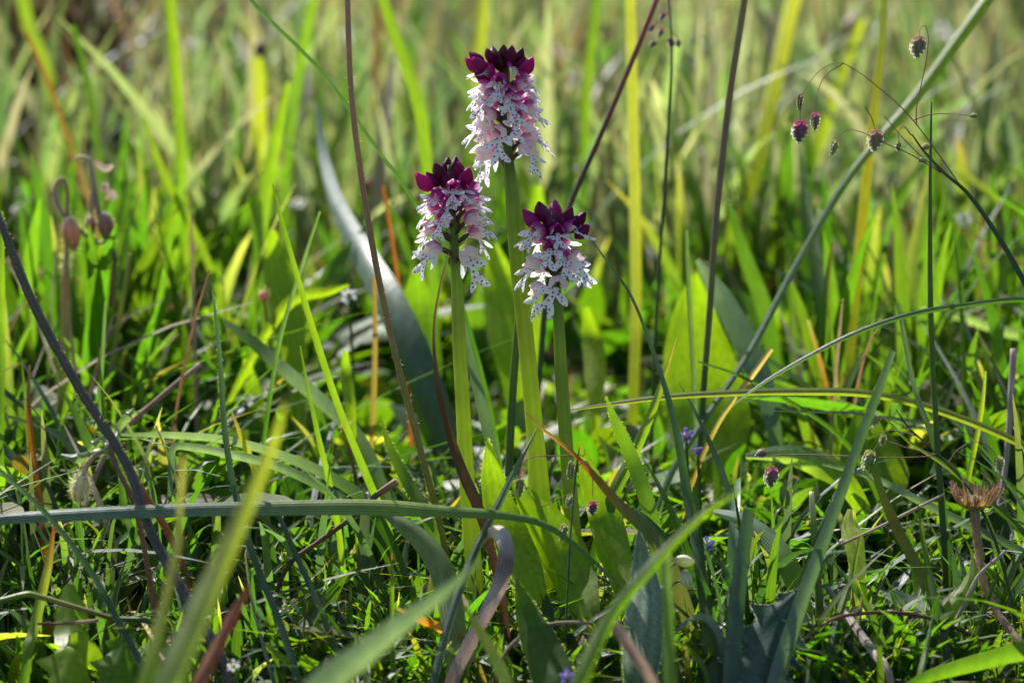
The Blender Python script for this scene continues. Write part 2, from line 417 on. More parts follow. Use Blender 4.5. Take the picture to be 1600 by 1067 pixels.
# clearings added to open the view and let the sun in: (x0, x1, y0, y1, tallest cover allowed there)
CLEAR = [(0.028, 0.080, 0.00, 0.115, 0.032), (-0.06, 0.085, 0.105, 0.22, 0.024), (-0.10, 0.05, 0.22, 0.30, 0.065),   # in front of / sunward of the broad leaf
         (-0.030, 0.045, -0.065, 0.02, 0.026), (-0.08, 0.035, 0.01, 0.12, 0.036),      # at the orchid feet
         (0.065, 0.12, -0.06, 0.06, 0.034), (-0.13, -0.03, -0.07, -0.01, 0.034)]
def cover(name, label, cat, x, y, h, w, cols, lean=0.35, droop=0.25, segs=6, profile='grass', fold=0.3, tipdry=0.16, mat='field', zoff=0.0, stalk=0.0):
    h = h.copy()
    for x0, x1, y0, y1, hm in CLEAR:
        k = (x > x0) & (x < x1) & (y > y0) & (y < y1) & (h > hm)
        h[k] = hm * rng.uniform(0.6, 1.0, k.sum())
    n = len(x)
    t = np.linspace(0, 1, segs + 1)
    az = rng.uniform(0, 2 * np.pi, n)
    ln = np.abs(rng.normal(0, 1, n)) * lean
    dr = rng.uniform(0.2, 1.4, n) * droop
    hx = np.cos(az)[:, None] * (h * ln)[:, None] * (t ** 1.7)[None, :]
    hy = np.sin(az)[:, None] * (h * ln)[:, None] * (t ** 1.7)[None, :]
    hz = h[:, None] * (t[None, :] - dr[:, None] * (t ** 2.6)[None, :])
    px = x[:, None] + hx; py = y[:, None] + hy
    pz = (gz(x, y) + zoff - 0.002)[:, None] + hz
    p = np.stack([px, py, pz], -1)
    if profile == 'grass':
        pr = np.interp(t, [0, 0.15, 0.6, 0.85, 1], [0.7, 1.0, 0.85, 0.45, 0.04])
    elif profile == 'leaf':
        pr = np.interp(t, [0, stalk, stalk + 0.12, 0.5 + stalk / 2, 0.85, 0.95, 1], [0.08, 0.08, 0.5, 1.0, 0.72, 0.4, 0.06])
    else:
        pr = np.interp(t, [0, 0.9, 1], [1.0, 0.8, 0.4])
    wa = az + np.pi / 2 + rng.normal(0, 0.6, n)
    wv = np.stack([np.cos(wa), np.sin(wa), rng.normal(0, 0.25, n)], -1)
    wv = norm(wv)
    up = norm(np.stack([-np.cos(az), -np.sin(az), np.full(n, 0.8)], -1))
    s = np.array([-1.0, 0, 1.0])
    V = p[:, :, None, :] + wv[:, None, None, :] * (s[None, None, :, None] * (w[:, None] * pr[None, :])[:, :, None, None] / 2) \
        + up[:, None, None, :] * (np.abs(s)[None, None, :, None] * (w[:, None] * pr[None, :])[:, :, None, None] / 2 * fold)
    ci = rng.integers(0, len(cols), n)
    col = cols[ci] * rng.uniform(0.7, 1.3, (n, 1)) * (1 + rng.normal(0, 0.08, (n, 3)))
    dry = STRAW[rng.integers(0, len(STRAW), n)]
    dd = (rng.uniform(0, 1, n) < tipdry)[:, None] * (t ** 3)[None, :] * 0.8
    cc = col[:, None, :] * (1 - dd[..., None]) + dry[:, None, :] * dd[..., None]
    cc = np.clip(np.repeat(cc[:, :, None, :], 3, 2), 0.004, 0.9)
    uv = np.stack(np.broadcast_arrays(((s + 1) / 2)[None, None, :], (t[None, :] * h[:, None])[:, :, None]), -1)
    m = (segs + 1) * 3
    i = (np.arange(segs)[:, None] * 3 + np.arange(2)[None, :]).ravel()
    f1 = np.stack([i, i + 1, i + 4, i + 3], -1)
    f = (np.arange(n)[:, None, None] * m + f1[None]).reshape(-1, 4)
    b = Buf(); b.add(V.reshape(-1, 3), uv.reshape(-1, 2), cc.reshape(-1, 3), f)
    return link(name, b.mesh(name, M[mat]), label=label, cat=cat, kind='stuff')

def u(a, b, n): return rng.uniform(a, b, n)
def clump(n, y0, y1, k, spread, margin=1.3):
    cxx, cyy = place(k, y0, y1, margin)
    j = rng.integers(0, k, n)
    return cxx[j] + rng.normal(0, spread, n), cyy[j] + rng.normal(0, spread, n)

# low turf round the orchids and towards the camera
def C_(name, label, cat, xy, h, w, cols, *a, **k):
    x, y = xy; n = len(x)
    return cover(name, label, cat, x, y, u(h[0], h[1], n), u(w[0], w[1], n), cols, *a, **k)
C_('turf_grass', 'short green turf grass blades around the orchid stems', 'grass', place(1150, -0.06, 0.06), (0.02, 0.06), (0.0013, 0.0036), GREEN, 0.55, 0.35, segs=8)
C_('low_turf', 'very short turf grass at the front of the meadow', 'grass', place(9000, -0.45, -0.05, 1.6, 0.7), (0.006, 0.016), (0.001, 0.0026), GREEN, 0.8, 0.4)
C_('glaucous_turf', 'short bluish grass blades mixed into the low turf', 'grass', place(600, -0.05, 0.07), (0.03, 0.07), (0.0014, 0.0032), GLAUC, 0.7, 0.4, mat='glaucous', segs=8)
C_('herb_leaves', 'small oval green herb leaves carpeting the ground', 'ground cover', place(650, -0.06, 0.10), (0.008, 0.026), (0.003, 0.0075), GREEN, 0.6, 0.35, profile='leaf', stalk=0.35, mat='leaf', segs=8)
C_('feathery_shoots', 'tufts of tiny narrow leaves low among the grass', 'ground cover', clump(2800, -0.06, 0.08, 240, 0.0035), (0.006, 0.028), (0.0009, 0.0022), GREEN, 0.9, 0.2, segs=4, mat='leaf', profile='leaf', stalk=0.02)
C_('dry_litter', 'dead straw coloured stalks lying in the turf', 'litter', place(420, -0.06, 0.25), (0.006, 0.022), (0.0006, 0.0018), STRAW, 2.6, 0.5, profile='stalk', mat='dry')
# lush green belt behind the orchids
C_('green_grass', 'lush green grass belt just behind the orchids', 'grass', place(3000, 0.035, 0.24), (0.025, 0.07), (0.0018, 0.0048), GREEN, 0.5, 0.3)
C_('broad_grass', 'tufts of broad bright green blades behind the orchids', 'grass', clump(800, 0.07, 0.34, 80, 0.008), (0.05, 0.105), (0.0035, 0.0070), GREEN[1:3], 0.28, 0.15, segs=8)
C_('meadow_herbs', 'broad rounded herb leaves in the grass behind the orchids', 'ground cover', place(1900, 0.02, 0.26), (0.015, 0.055), (0.006, 0.017), GREEN, 0.7, 0.4, profile='leaf', stalk=0.4, mat='leaf', segs=9)
C_('dry_stems', 'thin brown dead stems standing in the green grass', 'grass', place(450, 0.04, 0.4), (0.03, 0.10), (0.0007, 0.0018), STRAW, 0.6, 0.2, profile='stalk', mat='dry')
# paler meadow farther off
C_('meadow_grass', 'pale olive meadow grass out of focus in the distance', 'grass', place(4200, 0.30, 1.5, 1.3, 1.1), (0.05, 0.15), (0.003, 0.007), np.vstack([OLIVE, OLIVE, GREEN[1:3]]), 0.35, 0.25, mat='far')
C_('straw_grass', 'straw coloured grass stalks in the blurred meadow', 'grass', place(1500, 0.45, 1.8, 1.3, 1.1), (0.06, 0.17), (0.0015, 0.0045), STRAW, 0.3, 0.2, mat='dry')
C_('far_meadow', 'hazy far meadow grass behind everything', 'grass', place(8000, 1.3, 5.0, 1.3, 1.3), (0.05, 0.17), (0.005, 0.012), OLIVE, 0.4, 0.25, segs=4, mat='far')

# ------------------------------------------------------------------ orchids
U = PXM                       # one photo pixel at the orchids, in metres
PURP = (0.22, 0.012, 0.16)

def hood_mesh(seed, open_=1.0):
    r = np.random.default_rng(seed)
    na, nt_ = 17, 9
    a = np.radians(np.linspace(-128, 128, na))
    t = np.linspace(0, 1, nt_)
    A, T = np.meshgrid(a, t)
    lobes = np.maximum(0, np.cos(A * 2.8)) ** 1.5                 # three sepals with pointed tips
    y = 20 + 20 * T + 5.5 * lobes * T ** 3 + r.normal(0, 0.3, A.shape)
    rad = 11.5 * np.sin(np.pi * (0.06 + 0.74 * T)) ** 0.62 * (1 - 0.30 * T ** 4 * (1 - lobes))
    rad = rad * (1 + 0.06 * np.cos(A * 5.6))
    xx = rad * np.sin(A) * 1.04 * open_
    zz = 6 + rad * np.cos(A) * 1.0 + 2.5 * T - 7 * np.maximum(0, T - 0.75) * np.cos(A)
    V = np.stack([xx, y, zz], -1) * U
    mask = np.clip(0.85 - 0.55 * T ** 1.6 + 0.35 * np.cos(A) - 0.15, 0, 1)
    V = V.reshape(-1, 3)
    i = np.arange(nt_ - 1)[:, None] * na + np.arange(na - 1)[None, :]
    f = np.stack([i, i + 1, i + na + 1, i + na], -1).reshape(-1, 4)
    b = Buf(); b.add(V, np.stack([A / 2.2, T], -1).reshape(-1, 2), np.repeat(mask.reshape(-1, 1), 3, 1), f)
    return b.mesh('flower', M['hood'])

def lip_mesh(seed):
    r = np.random.default_rng(seed)
    b = Buf()
    def lobe(pts, w, yo):
        p = np.asarray(pts, float); n = 11
        q = spline(np.c_[p, np.zeros(len(p))], n)[:, :2]
        ww = interp(w, n)[:, 0] / 2
        tn = norm(np.gradient(q, axis=0)); s = np.stack([-tn[:, 1], tn[:, 0]], -1)
        cs = np.linspace(-1, 1, 5)
        XZ = q[:, None, :] + s[:, None, :] * (cs[None, :, None] * ww[:, None, None])
        X, Z = XZ[..., 0], XZ[..., 1]
        Y = 35 + yo + 5.5 * np.sin(np.clip(-Z / 38, 0, 1) * 2.2) + 0.011 * X ** 2 * r.uniform(0.2, 1.6) - 0.25 * np.abs(cs)[None, :] * ww[:, None] + 0.0 * Z
        V = np.stack([X, Y, Z + 3], -1).reshape(-1, 3) * U
        i = np.arange(n - 1)[:, None] * 5 + np.arange(4)[None, :]
        f = np.stack([i, i + 1, i + 6, i + 5], -1).reshape(-1, 4)
        b.add(V, np.stack([X, Z], -1).reshape(-1, 2), np.full((len(V), 3), 0.8), f)
    j = lambda s=1.6: r.normal(0, s)
    lobe([(0, 1), (j(.6), -10), (j(), -24)], [7, 7.5, 7, 8, 11, 11], 0.0)
    for sg in (-1, 1):
        lobe([(sg * 1, -6), (sg * (11 + j()), -7 + j()), (sg * (21 + j(2)), -14 + j(4))], [4, 6.5, 8.5, 10, 9.5, 7, 2], 0.35)
        lobe([(sg * 2, -19), (sg * (6 + j(.8)), -28), (sg * (12 + j(2.5)), -36 + j(3))], [7, 8, 8.5, 8.5, 6.5, 2.5], 0.6)
    return b.mesh('lip', M['lip'])

def ovary_mesh():
    b = Buf()
    G, R = (0.09, 0.13, 0.025), (0.12, 0.06, 0.05)
    tube(b, np.array([(0, -1, -9), (0, 8, -2), (0, 16, 3), (0, 23, 6)]) * U, np.array([2.0, 3.1, 3.0, 2.2]) * U, [G, R, G, G], n=12, sides=8, ridges=0.1)
    # small bract under the ovary
    ribbon(b, np.array([(2, -1, -12), (3, 6, -8), (3, 12, -4), (2, 17, 1)]) * U, np.array([4, 5, 3.5, .4]) * U, [(0.14, 0.10, 0.06), (0.22, 0.05, 0.13)], n=8, view=(0, 0, 1))
    return b.mesh('ovary', M['stem'])

def bud_mesh(seed):
    r = np.random.default_rng(seed)
    b = Buf()
    na, nt_ = 13, 10
    t = np.linspace(0, 1, nt_); a = np.linspace(0, 2 * np.pi, na)
    A, T = np.meshgrid(a, t)
    rad = 9.0 * np.sin(np.pi * (0.05 + 0.90 * T ** 0.85)) ** 0.8 * (1 + 0.2 * np.cos(3 * A + 0.6)) * (1 - 0.3 * T ** 2)
    bend = 3.5 * T ** 2 * r.uniform(-1, 1)
    V = np.stack([rad * np.cos(A) + bend, rad * np.sin(A) + 3 * T, 30 * T - 2], -1).reshape(-1, 3) * U
    i = np.arange(nt_ - 1)[:, None] * na + np.arange(na - 1)[None, :]
    f = np.stack([i, i + 1, i + na + 1, i + na], -1).reshape(-1, 4)
    m = np.clip(0.55 + 0.35 * T, 0, 1)
    b.add(V, np.stack([A / 1.5, T], -1).reshape(-1, 2), np.repeat(m.reshape(-1, 1), 3, 1), f)
    return b.mesh('bud', M['hood'])

HOODS = [hood_mesh(k, 0.95 + 0.08 * k) for k in range(3)]
LIPS = [lip_mesh(20 + k) for k in range(6)]
OVARY = ovary_mesh()
BUDS = [bud_mesh(40 + k) for k in range(4)]

def orchid(label, stem_px, stem_w, stem_c, axis_top, flowers, buds, depth, seed, leaves=()):
    """stem_px: pixels from the top of the spike axis to the base; flowers (px,py,tint 0 pale..1 dark,size)"""
    r = np.random.default_rng(seed)
    pts = [P(a, c, depth) for a, c in stem_px]
    base = pts[-1].copy(); base[2] = gz(base[0], base[1]) - 0.003
    pts.append(base)
    root = link('orchid', None, base, label=label, cat='orchid', group='burnt tip orchids flowering in the turf')
    root.empty_display_size = 0.01
    bst = Buf()
    w = np.array(list(stem_w) + [stem_w[-1]]) * U / 2
    tube(bst, pts, w, list(stem_c), n=46, sides=14, ridges=0.035)
    link('stem', bst.mesh('stem', M['glow'], base), parent=root)
    yt = [c for a, c in stem_px]; xt = [a for a, c in stem_px]
    def axis(py): return np.interp(py, yt, xt)
    def put(name, me, wp, az, tilt, rollv, sc, parent, col=None):
        o = link(name, me, parent=parent)
        m = Matrix.Translation(Vector(wp)) @ Euler((0, 0, math.pi + az)).to_matrix().to_4x4() @ Euler((tilt, rollv, 0)).to_matrix().to_4x4() @ Matrix.Scale(sc, 4)
        o.matrix_world = m
        if parent is not None: o.matrix_parent_inverse = Matrix.Translation(-Vector(base))
        if col is not None: o.color = col
        return o
    for k, (px, py, tint, sz, *rest) in enumerate(flowers):
        back = rest[0] if rest else 0
        reach = 36.0 * sz
        dx = (px - axis(py))
        s_ = max(-0.97, min(0.97, dx / reach))
        az = math.asin(s_)
        if back: az = math.pi - az
        az += r.normal(0, 0.10)
        tilt = math.radians(r.normal(6, 7) + 16 * tint - 4)
        wp = P(axis(py), py + 6 * sz + 6 * tint, depth)
        rl = r.normal(0, 0.12)
        c = np.array((0.50, 0.07, 0.38)) * (1 - tint) + np.array((0.40, 0.015, 0.24)) * tint
        c = c * r.uniform(0.85, 1.15)
        h = put('flower', HOODS[k % 3], wp, az, tilt, rl, sz * 1.1, root, (*c, float(np.clip(0.20 + 0.75 * tint + r.normal(0, .05), 0, 1))))
        inv = Matrix.Identity(4)
        for nm, me, jit in (('lip', LIPS[(k * 5 + seed) % 6], 1), ('ovary', OVARY, 0)):
            o = link(nm, me, parent=h)
            if jit:
                # older lips hang, younger ones are still small and held up
                o.matrix_local = Matrix.Translation((0, 33 * U, 3 * U)) @ Euler((math.radians(r.normal(14, 10) + 10 * tint), r.normal(0, 0.12), r.normal(0, 0.10))).to_matrix().to_4x4() @ Matrix.Scale(r.uniform(0.92, 1.1) * (1.06 - 0.28 * tint), 4) @ Matrix.Translation((0, -33 * U, -3 * U))
    for k, (px, py, dark, sz) in enumerate(buds):
        dark = min(1.0, dark * 1.15)
        dx = px - axis(py)
        s_ = max(-0.95, min(0.95, dx / 30.0))
        az = math.asin(s_) + r.normal(0, 0.25)
        if k % 3 == 2 and abs(dx) < 16: az = math.pi - az
        rr = (abs(dx) if abs(dx) > 14 else 14) * 0.6 * U
        c0 = P(axis(py) + dx, py + 13, depth)
        wp = c0 + np.array([-math.sin(az) * 0.25, -math.cos(az), 0]) * rr
        c = np.array((0.46, 0.02, 0.28)) * (1 - dark) + np.array((0.055, 0.003, 0.022)) * dark
        put('bud', BUDS[k % 4], wp, az, math.radians(-26 * abs(s_) - 8 - r.uniform(0, 8)), r.normal(0, .1), sz * 1.18, root, (*c, 0.95))
    # short flower-stalks core so the spike is not hollow at its tip
    core = Buf()
    tube(core, [P(axis(yt[0] + 62), yt[0] + 62, depth), P(axis(yt[0] + 22), yt[0] + 22, depth), P(axis(yt[0] + 2), yt[0] + 2, depth)], np.array([8, 9, 2]) * U, [(0.10, 0.09, 0.03), (0.16, 0.03, 0.08)], n=10, sides=9)
    link('spike_axis', core.mesh('spike_axis', M['stem'], base), parent=root)
    for lf in leaves:
        lb = Buf()
        lp = [P(*q) for q in lf['pts']]
        if lf.get('root', True):
            e = base + np.array([0, 0, 0.003]) + (lp[-1] - base) * np.array([0.25, 0.25, 0]); lp.append(e)
            lw = list(lf['w']) + [lf['w'][-1] * 0.6]
        else: lw = lf['w']
        lw = np.array(lw) * K * lf['pts'][0][2]
        ribbon(lb, lp, lw, lf['c'], roll=lf.get('roll', 0), fold=lf.get('fold', 0.35), n=26, cross=7)
        link('leaf', lb.mesh('leaf', M['leaf'], base), parent=root)
    return root

SG, SY = (0.13, 0.18, 0.05), (0.23, 0.28, 0.045)
orchid('tallest orchid, with a long dense white flower spike and maroon buds on top',
       [(786, 82), (790, 160), (794, 240), (800, 300), (808, 400), (822, 530), (834, 650), (845, 800), (848, 900)],
       [6, 11, 17, 24, 25, 26, 27, 36, 34], [SG, SG, SG, SG, (0.17, 0.21, 0.05), SY, SY, (0.24, 0.28, 0.07), (0.2, 0.24, 0.07)], None,
       [(775, 117, .85, .95), (817, 125, .8, 1.0), (797, 157, .5, 1.05), (781, 208, .25, 1.1), (746, 231, .1, 1.1), (831, 173, .45, 1.05), (833, 202, .3, 1.0), (826, 238, .05, 1.15),
        (745, 120, .75, .95), (748, 146, .5, 1.05), (744, 170, .35, 1.05), (752, 196, .2, 1.1), (768, 250, .05, 1.1, 1), (838, 140, .6, 1.0), (840, 222, .1, 1.1, 1), (797, 103, .95, .62),
        (765, 150, .4, 1.0), (757, 212, .1, 1.05, 1), (815, 190, .3, 1.0, 1), (775, 175, .3, 1.0, 1), (822, 150, .5, 1.0, 1), (806, 222, .15, 1.1, 1), (765, 128, .6, 1.0, 1), (842, 165, .3, 1.05, 1), (762, 180, .3, 1.05), (790, 137, .65, .95), (806, 182, .35, 1.0)],
       [(753, 98, .45, 1.0), (748, 88, .6, .85), (773, 90, .95, 1.0), (787, 82, .8, .85), (797, 88, .7, 1.05), (819, 100, .15, 1.05), (758, 113, .4, 1.0), (742, 97, .2, .9), (806, 86, .8, .9), (782, 96, 1, .9), (768, 84, .7, .8), (812, 94, .5, .8)],
       0.600, 3)
orchid('middling orchid whose maroon topped spike stands beside the wide bluish leaf',
       [(702, 258), (706, 320), (710, 380), (714, 440), (718, 540), (724, 640), (728, 720), (736, 830), (742, 910)],
       [6, 10, 15, 20, 22, 23, 24, 26, 26], [SG, SG, SG, (0.15, 0.19, 0.05), SY, SY, SY, (0.24, 0.28, 0.08), (0.2, 0.24, 0.07)], None,
       [(711, 288, .9, .95), (676, 309, .7, .95), (693, 338, .55, 1.0), (664, 358, .3, 1.05), (680, 383, .2, 1.1), (738, 317, .55, 1.05), (738, 295, .75, .95), (742, 350, .35, 1.05), (734, 392, .05, 1.15),
        (672, 330, .5, 1.0), (745, 332, .4, 1.0, 1), (742, 368, .2, 1.1, 1), (675, 365, .2, 1.0, 1), (690, 320, .5, 1.0, 1), (725, 340, .4, 1.0, 1), (716, 320, .6, .95, 1), (702, 312, .75, .9), (722, 300, .85, .9)],
       [(668, 281, .15, 1.1), (689, 268, .75, 1.0), (709, 266, .8, 1.0), (727, 272, .35, 1.05), (718, 260, .6, .85), (697, 262, .85, .85), (699, 280, .7, .9), (682, 276, .6, .85), (714, 275, .8, .9)],
       0.592, 5)
orchid('shortest orchid with a compact spike and ruffled magenta buds',
       [(864, 330), (867, 390), (870, 450), (873, 500), (877, 580), (884, 680), (892, 780), (898, 850), (902, 930)],
       [6, 10, 14, 19, 20, 21, 23, 25, 25], [SG, SG, SG, (0.12, 0.16, 0.045), (0.14, 0.19, 0.045), (0.16, 0.2, 0.045), (0.2, 0.25, 0.06), (0.18, 0.22, 0.06)], None,
       [(842, 356, .7, 1.05), (853, 388, .5, 1.05), (835, 412, .25, 1.1), (840, 444, .2, 1.05), (863, 436, .02, 1.15), (901, 408, .3, 1.1), (886, 342, .95, .75), (898, 366, .75, 1.05), (835, 373, .55, 1.0),
        (895, 430, .1, 1.0, 1), (850, 420, .2, 1.0, 1), (880, 390, .4, 1.0, 1), (845, 375, .5, 1.0, 1), (868, 368, .7, .95), (880, 396, .4, 1.0)],
       [(834, 339, .05, 1.05), (848, 330, .6, 1.1), (868, 337, .25, 1.1), (884, 333, .6, .95), (898, 338, .7, 1.0), (906, 357, .5, .95), (862, 348, .55, .95), (876, 345, .5, .9), (890, 348, .4, .9)],
       0.594, 8)

# ------------------------------------------------------------------ single blades, stems and leaves
def rooted(pts, sink=0.003):
    """carry a traced blade on from its last seen point down into the turf"""
    p = [np.asarray(q, float) for q in pts]
    t = norm(p[-1] - p[-2])
    e = p[-1]
    h = e[2] - gz(e[0], e[1])
    if h > -0.001:
        hor = t * np.array([1, 1, 0]); k = min(1.0, 0.8 / max(0.25, -t[2] if t[2] < 0 else 0.25)) if True else 0
        mid = e + hor * h * 0.35 + np.array([0, 0, -h * 0.5])
        r = e + hor * h * 0.5 * k; r[2] = gz(r[0], r[1]) - sink
        if h > 0.012: p.append(mid)
        p.append(r)
    return p

def strand(kind, name, label, cat, px, w, cols, roll=0, fold=0.25, mat=None, group=None, hair=0, root=True, n=None, rollend=None, wave=0.0, cross=5, tubew=0.5):
    """px: (x, y, depth) from the tip to the foot; w widths in photo pixels"""
    pts = [P(*q) for q in px]
    k = len(pts)
    dm = np.mean([q[2] for q in px])
    ww = np.array(w, float) * K * dm
    # widths are given over the traced part only
    wi = interp(ww, k)[:, 0]; ci = interp(cols, k)
    if root:
        pts = rooted(pts)
        ext = len(pts) - k
        wi = np.r_[wi, [wi[-1] * 0.95] * ext]; ci = np.vstack([ci] + [ci[-1:]] * ext)
    org = pts[-1].copy()
    b = Buf()
    n = n or max(14, 6 * len(pts))
    if kind == 'r':
        V = ribbon(b, pts, wi / max(0.35, math.cos(math.radians(roll))), ci, roll, fold, n, cross, None, rollend, wave)
        if hair: edge_hairs(b, V, hair, 0.0008)
    else:
        tube(b, pts, wi * tubew, ci, n)
        if hair: hairs(b, pts, wi * 0.5, hair, 0.0006)
    m = M[mat or ('blade' if kind == 'r' else 'stem')]
    return link(name, b.mesh(name, m, org), org, label=label, cat=cat, group=group)

g1, g2, g3 = (0.05, 0.11, 0.015), (0.09, 0.16, 0.018), (0.15, 0.22, 0.02)
gl, gd, gp = (0.10, 0.15, 0.11), (0.045, 0.085, 0.05), (0.22, 0.28, 0.24)
yl, ys = (0.27, 0.29, 0.05), (0.42, 0.42, 0.19)
br, bd, rd, tn, og = (0.22, 0.14, 0.075), (0.105, 0.065, 0.034), (0.22, 0.06, 0.035), (0.38, 0.29, 0.2), (0.33, 0.11, 0.014)
pg, vi = (0.10, 0.095, 0.085), (0.40, 0.34, 0.31)

S = strand
# in focus or nearly so
S('t', 'brown_stem', 'tall thin brown stem leaning across the wide bluish leaf', 'stem', [(542, -60, .60), (543, 0, .60), (549, 150, .60), (565, 280, .60), (585, 400, .60), (612, 530, .602), (640, 640, .605), (672, 760, .61), (690, 830, .615)], [9, 9, 10, 10, 10, 11, 11], [(0.30, 0.2, 0.15), (0.30, 0.2, 0.15), (0.24, 0.17, 0.11), (0.22, 0.2, 0.09), (0.2, 0.21, 0.08)], hair=260)
S('r', 'wide_leaf', 'wide bluish grass leaf folded along its middle, behind the brown stem', 'grass leaf', [(494, 160, .78), (502, 230, .77), (522, 310, .752), (560, 390, .732), (610, 480, .708), (660, 590, .695), (700, 700, .69), (735, 810, .69)], [5, 15, 22, 32, 44, 50, 50, 42, 30], [(0.15, 0.2, 0.17), (0.15, 0.2, 0.17), (0.14, 0.19, 0.16), gl, gd, gd, gd], roll=-22, fold=0.3, mat='glaucous')  # sun sheen put into the paler upper colours, shade into the dark lower ones
S('r', 'thin_blade', 'thin dark blade slanting down to the middling orchid spike', 'grass blade', [(370, -40, .63), (392, 0, .63), (500, 110, .635), (580, 220, .64), (650, 320, .645), (700, 420, .65), (740, 540, .65)], [6, 6, 6, 6, 7, 8, 9], [gd, gd, g1], fold=0.5)
S('t', 'purple_stem', 'downy slate purple stem slanting down beside the small downy leaved sprig', 'stem', [(-30, 270, .565), (0, 345, .565), (50, 470, .565), (120, 600, .565), (200, 730, .563), (235, 830, .56), (290, 930, .555), (350, 1040, .55)], [10, 13, 15, 15, 15, 16, 17, 18], [pg, pg, pg, (0.09, 0.085, 0.09), pg], hair=500)
S('r', 'rush_blade', 'blue green upright blade with pointed tip crossing the long level leaf', 'grass blade', [(331, 452, .575), (338, 500, .575), (345, 580, .575), (352, 680, .573), (370, 780, .57), (400, 880, .565), (440, 980, .555), (468, 1075, .548)], [2, 7, 9, 10, 11, 11, 11, 12], [gl, gd, gd, (0.06, 0.11, 0.07)], fold=0.6, mat='glaucous', hair=120)
S('r', 'level_leaf', 'long level grey green leaf lying across in front of the orchids', 'grass leaf', [(1010, 960, .565), (960, 905, .562), (900, 848, .562), (850, 815, .562), (790, 800, .562), (700, 792, .562), (600, 783, .562), (400, 785, .56), (150, 794, .557), (0, 805, .555), (-60, 815, .552), (-110, 850, .55)], [2, 5, 9, 12, 17, 25, 24, 21, 20, 17, 14, 12], [g2, g2, g2, g2, g3, (0.13, 0.18, 0.06), gl, gl, gl, gl], roll=-50, fold=0.7, mat='glaucous', n=90)
S('r', 'slanting_blade', 'blue green blade slanting down over the prickly toothed leaves', 'grass blade', [(-50, 690, .55), (0, 735, .55), (70, 800, .55), (140, 890, .548), (190, 980, .545), (228, 1055, .54)], [5, 7, 9, 10, 10, 10], [gl, gd, gd], fold=0.55, mat='glaucous', hair=150)
S('r', 'arching_blade', 'dark green arching rush blade with pale tip above the yellowish level blade', 'grass blade', [(1145, 633, .575), (1185, 603, .577), (1230, 575, .58), (1330, 523, .585), (1420, 492, .59), (1500, 478, .595), (1600, 468, .6), (1700, 480, .605), (1790, 560, .61), (1830, 700, .61)], [1.5, 6, 8, 8.5, 9, 9, 9, 9], [(0.3, 0.36, 0.28), gd, g1, g1, g1], fold=0.7, mat='glaucous', n=70)
S('r', 'yellowish_blade', 'yellowish level blade running behind the dark curved blade', 'grass blade', [(875, 643, .61), (960, 630, .61), (1060, 618, .61), (1250, 611, .61), (1370, 616, .61), (1480, 645, .608), (1600, 695, .605), (1690, 750, .60)], [2, 7, 10, 12, 13, 12, 12, 12], [(0.3, 0.26, 0.12), (0.16, 0.17, 0.05), (0.17, 0.2, 0.04), (0.2, 0.22, 0.04), (0.12, 0.16, 0.03)], fold=0.5, roll=15, n=60)
S('r', 'tapering_blade', 'dark green blade curving out from the shortest orchid down to the turf', 'grass blade', [(922, 372, .59), (950, 410, .59), (985, 460, .588), (1025, 560, .585), (1055, 660, .58), (1075, 770, .575), (1095, 880, .565), (1110, 1000, .555), (1118, 1080, .548)], [2, 4, 5, 8, 12, 16, 18, 20, 20], [gd, gd, g1, (0.06, 0.11, 0.04)], fold=0.5, roll=20, mat='glaucous')
S('r', 'diagonal_blade', 'long bright diagonal blade with a folded middle passing behind the quaking grass', 'grass blade', [(1600, -75, .70), (1540, 0, .69), (1430, 150, .68), (1330, 270, .672), (1240, 420, .665), (1170, 550, .655), (1090, 670, .645), (1050, 735, .64)], [20, 21, 20, 14, 12, 11, 10, 10], [g3, g3, (0.14, 0.2, 0.05), gl, gl, gl], fold=0.5, roll=-20)
S('t', 'jointed_stem', 'straight green grass stem with a small spikelet pressed to its side', 'stem', [(1455, 160, .60), (1453, 330, .60), (1455, 520, .60), (1465, 700, .6), (1475, 850, .598)], [3, 6, 9, 9, 10], [gd, g2, g2, g1])
S('r', 'side_blade', 'slim bluish blade with a split tip branching off beside the jointed stem', 'grass blade', [(1404, 475, .602), (1415, 540, .602), (1430, 610, .602), (1458, 690, .6), (1470, 760, .6)], [7, 7, 8, 9, 9], [gl, gl, g1], fold=0.5, mat='glaucous')
S('r', 'bright_blade', 'glossy bright green narrow blade crossing the pale bent leaf', 'grass blade', [(426, 288, .60), (436, 330, .60), (455, 400, .60), (490, 520, .602), (530, 640, .605), (575, 750, .61), (600, 810, .615)], [2, 7, 9, 11, 11, 12, 12], [g2, g3, g3, g2], fold=0.45, roll=-15)
S('r', 'withered_blade', 'twisted dark brown withered blade hanging in front of the middling orchid', 'grass blade', [(702, 395, .578), (692, 430, .578), (679, 500, .578), (682, 590, .578), (700, 670, .577), (724, 740, .576), (748, 795, .574)], [2, 3, 4, 6, 12, 16, 19, 14], [(0.3, 0.22, 0.1), br, bd, bd, bd], fold=0.6, mat='dry')
S('r', 'glaucous_blade', 'grey green blade leaning against the middling orchid from behind', 'grass blade', [(722, 495, .61), (735, 560, .61), (752, 630, .61), (768, 700, .61), (776, 760, .61)], [6, 14, 18, 18, 17], [gl, gl, gd], fold=0.4, mat='glaucous')
S('t', 'sedge_stem', 'smooth green sedge stem standing between the two taller orchids', 'stem', [(818, 380, .62), (812, 480, .62), (802, 600, .62), (796, 720, .62), (793, 790, .62)], [8, 12, 13, 13, 13], [g2, g2, (0.07, 0.13, 0.04)])
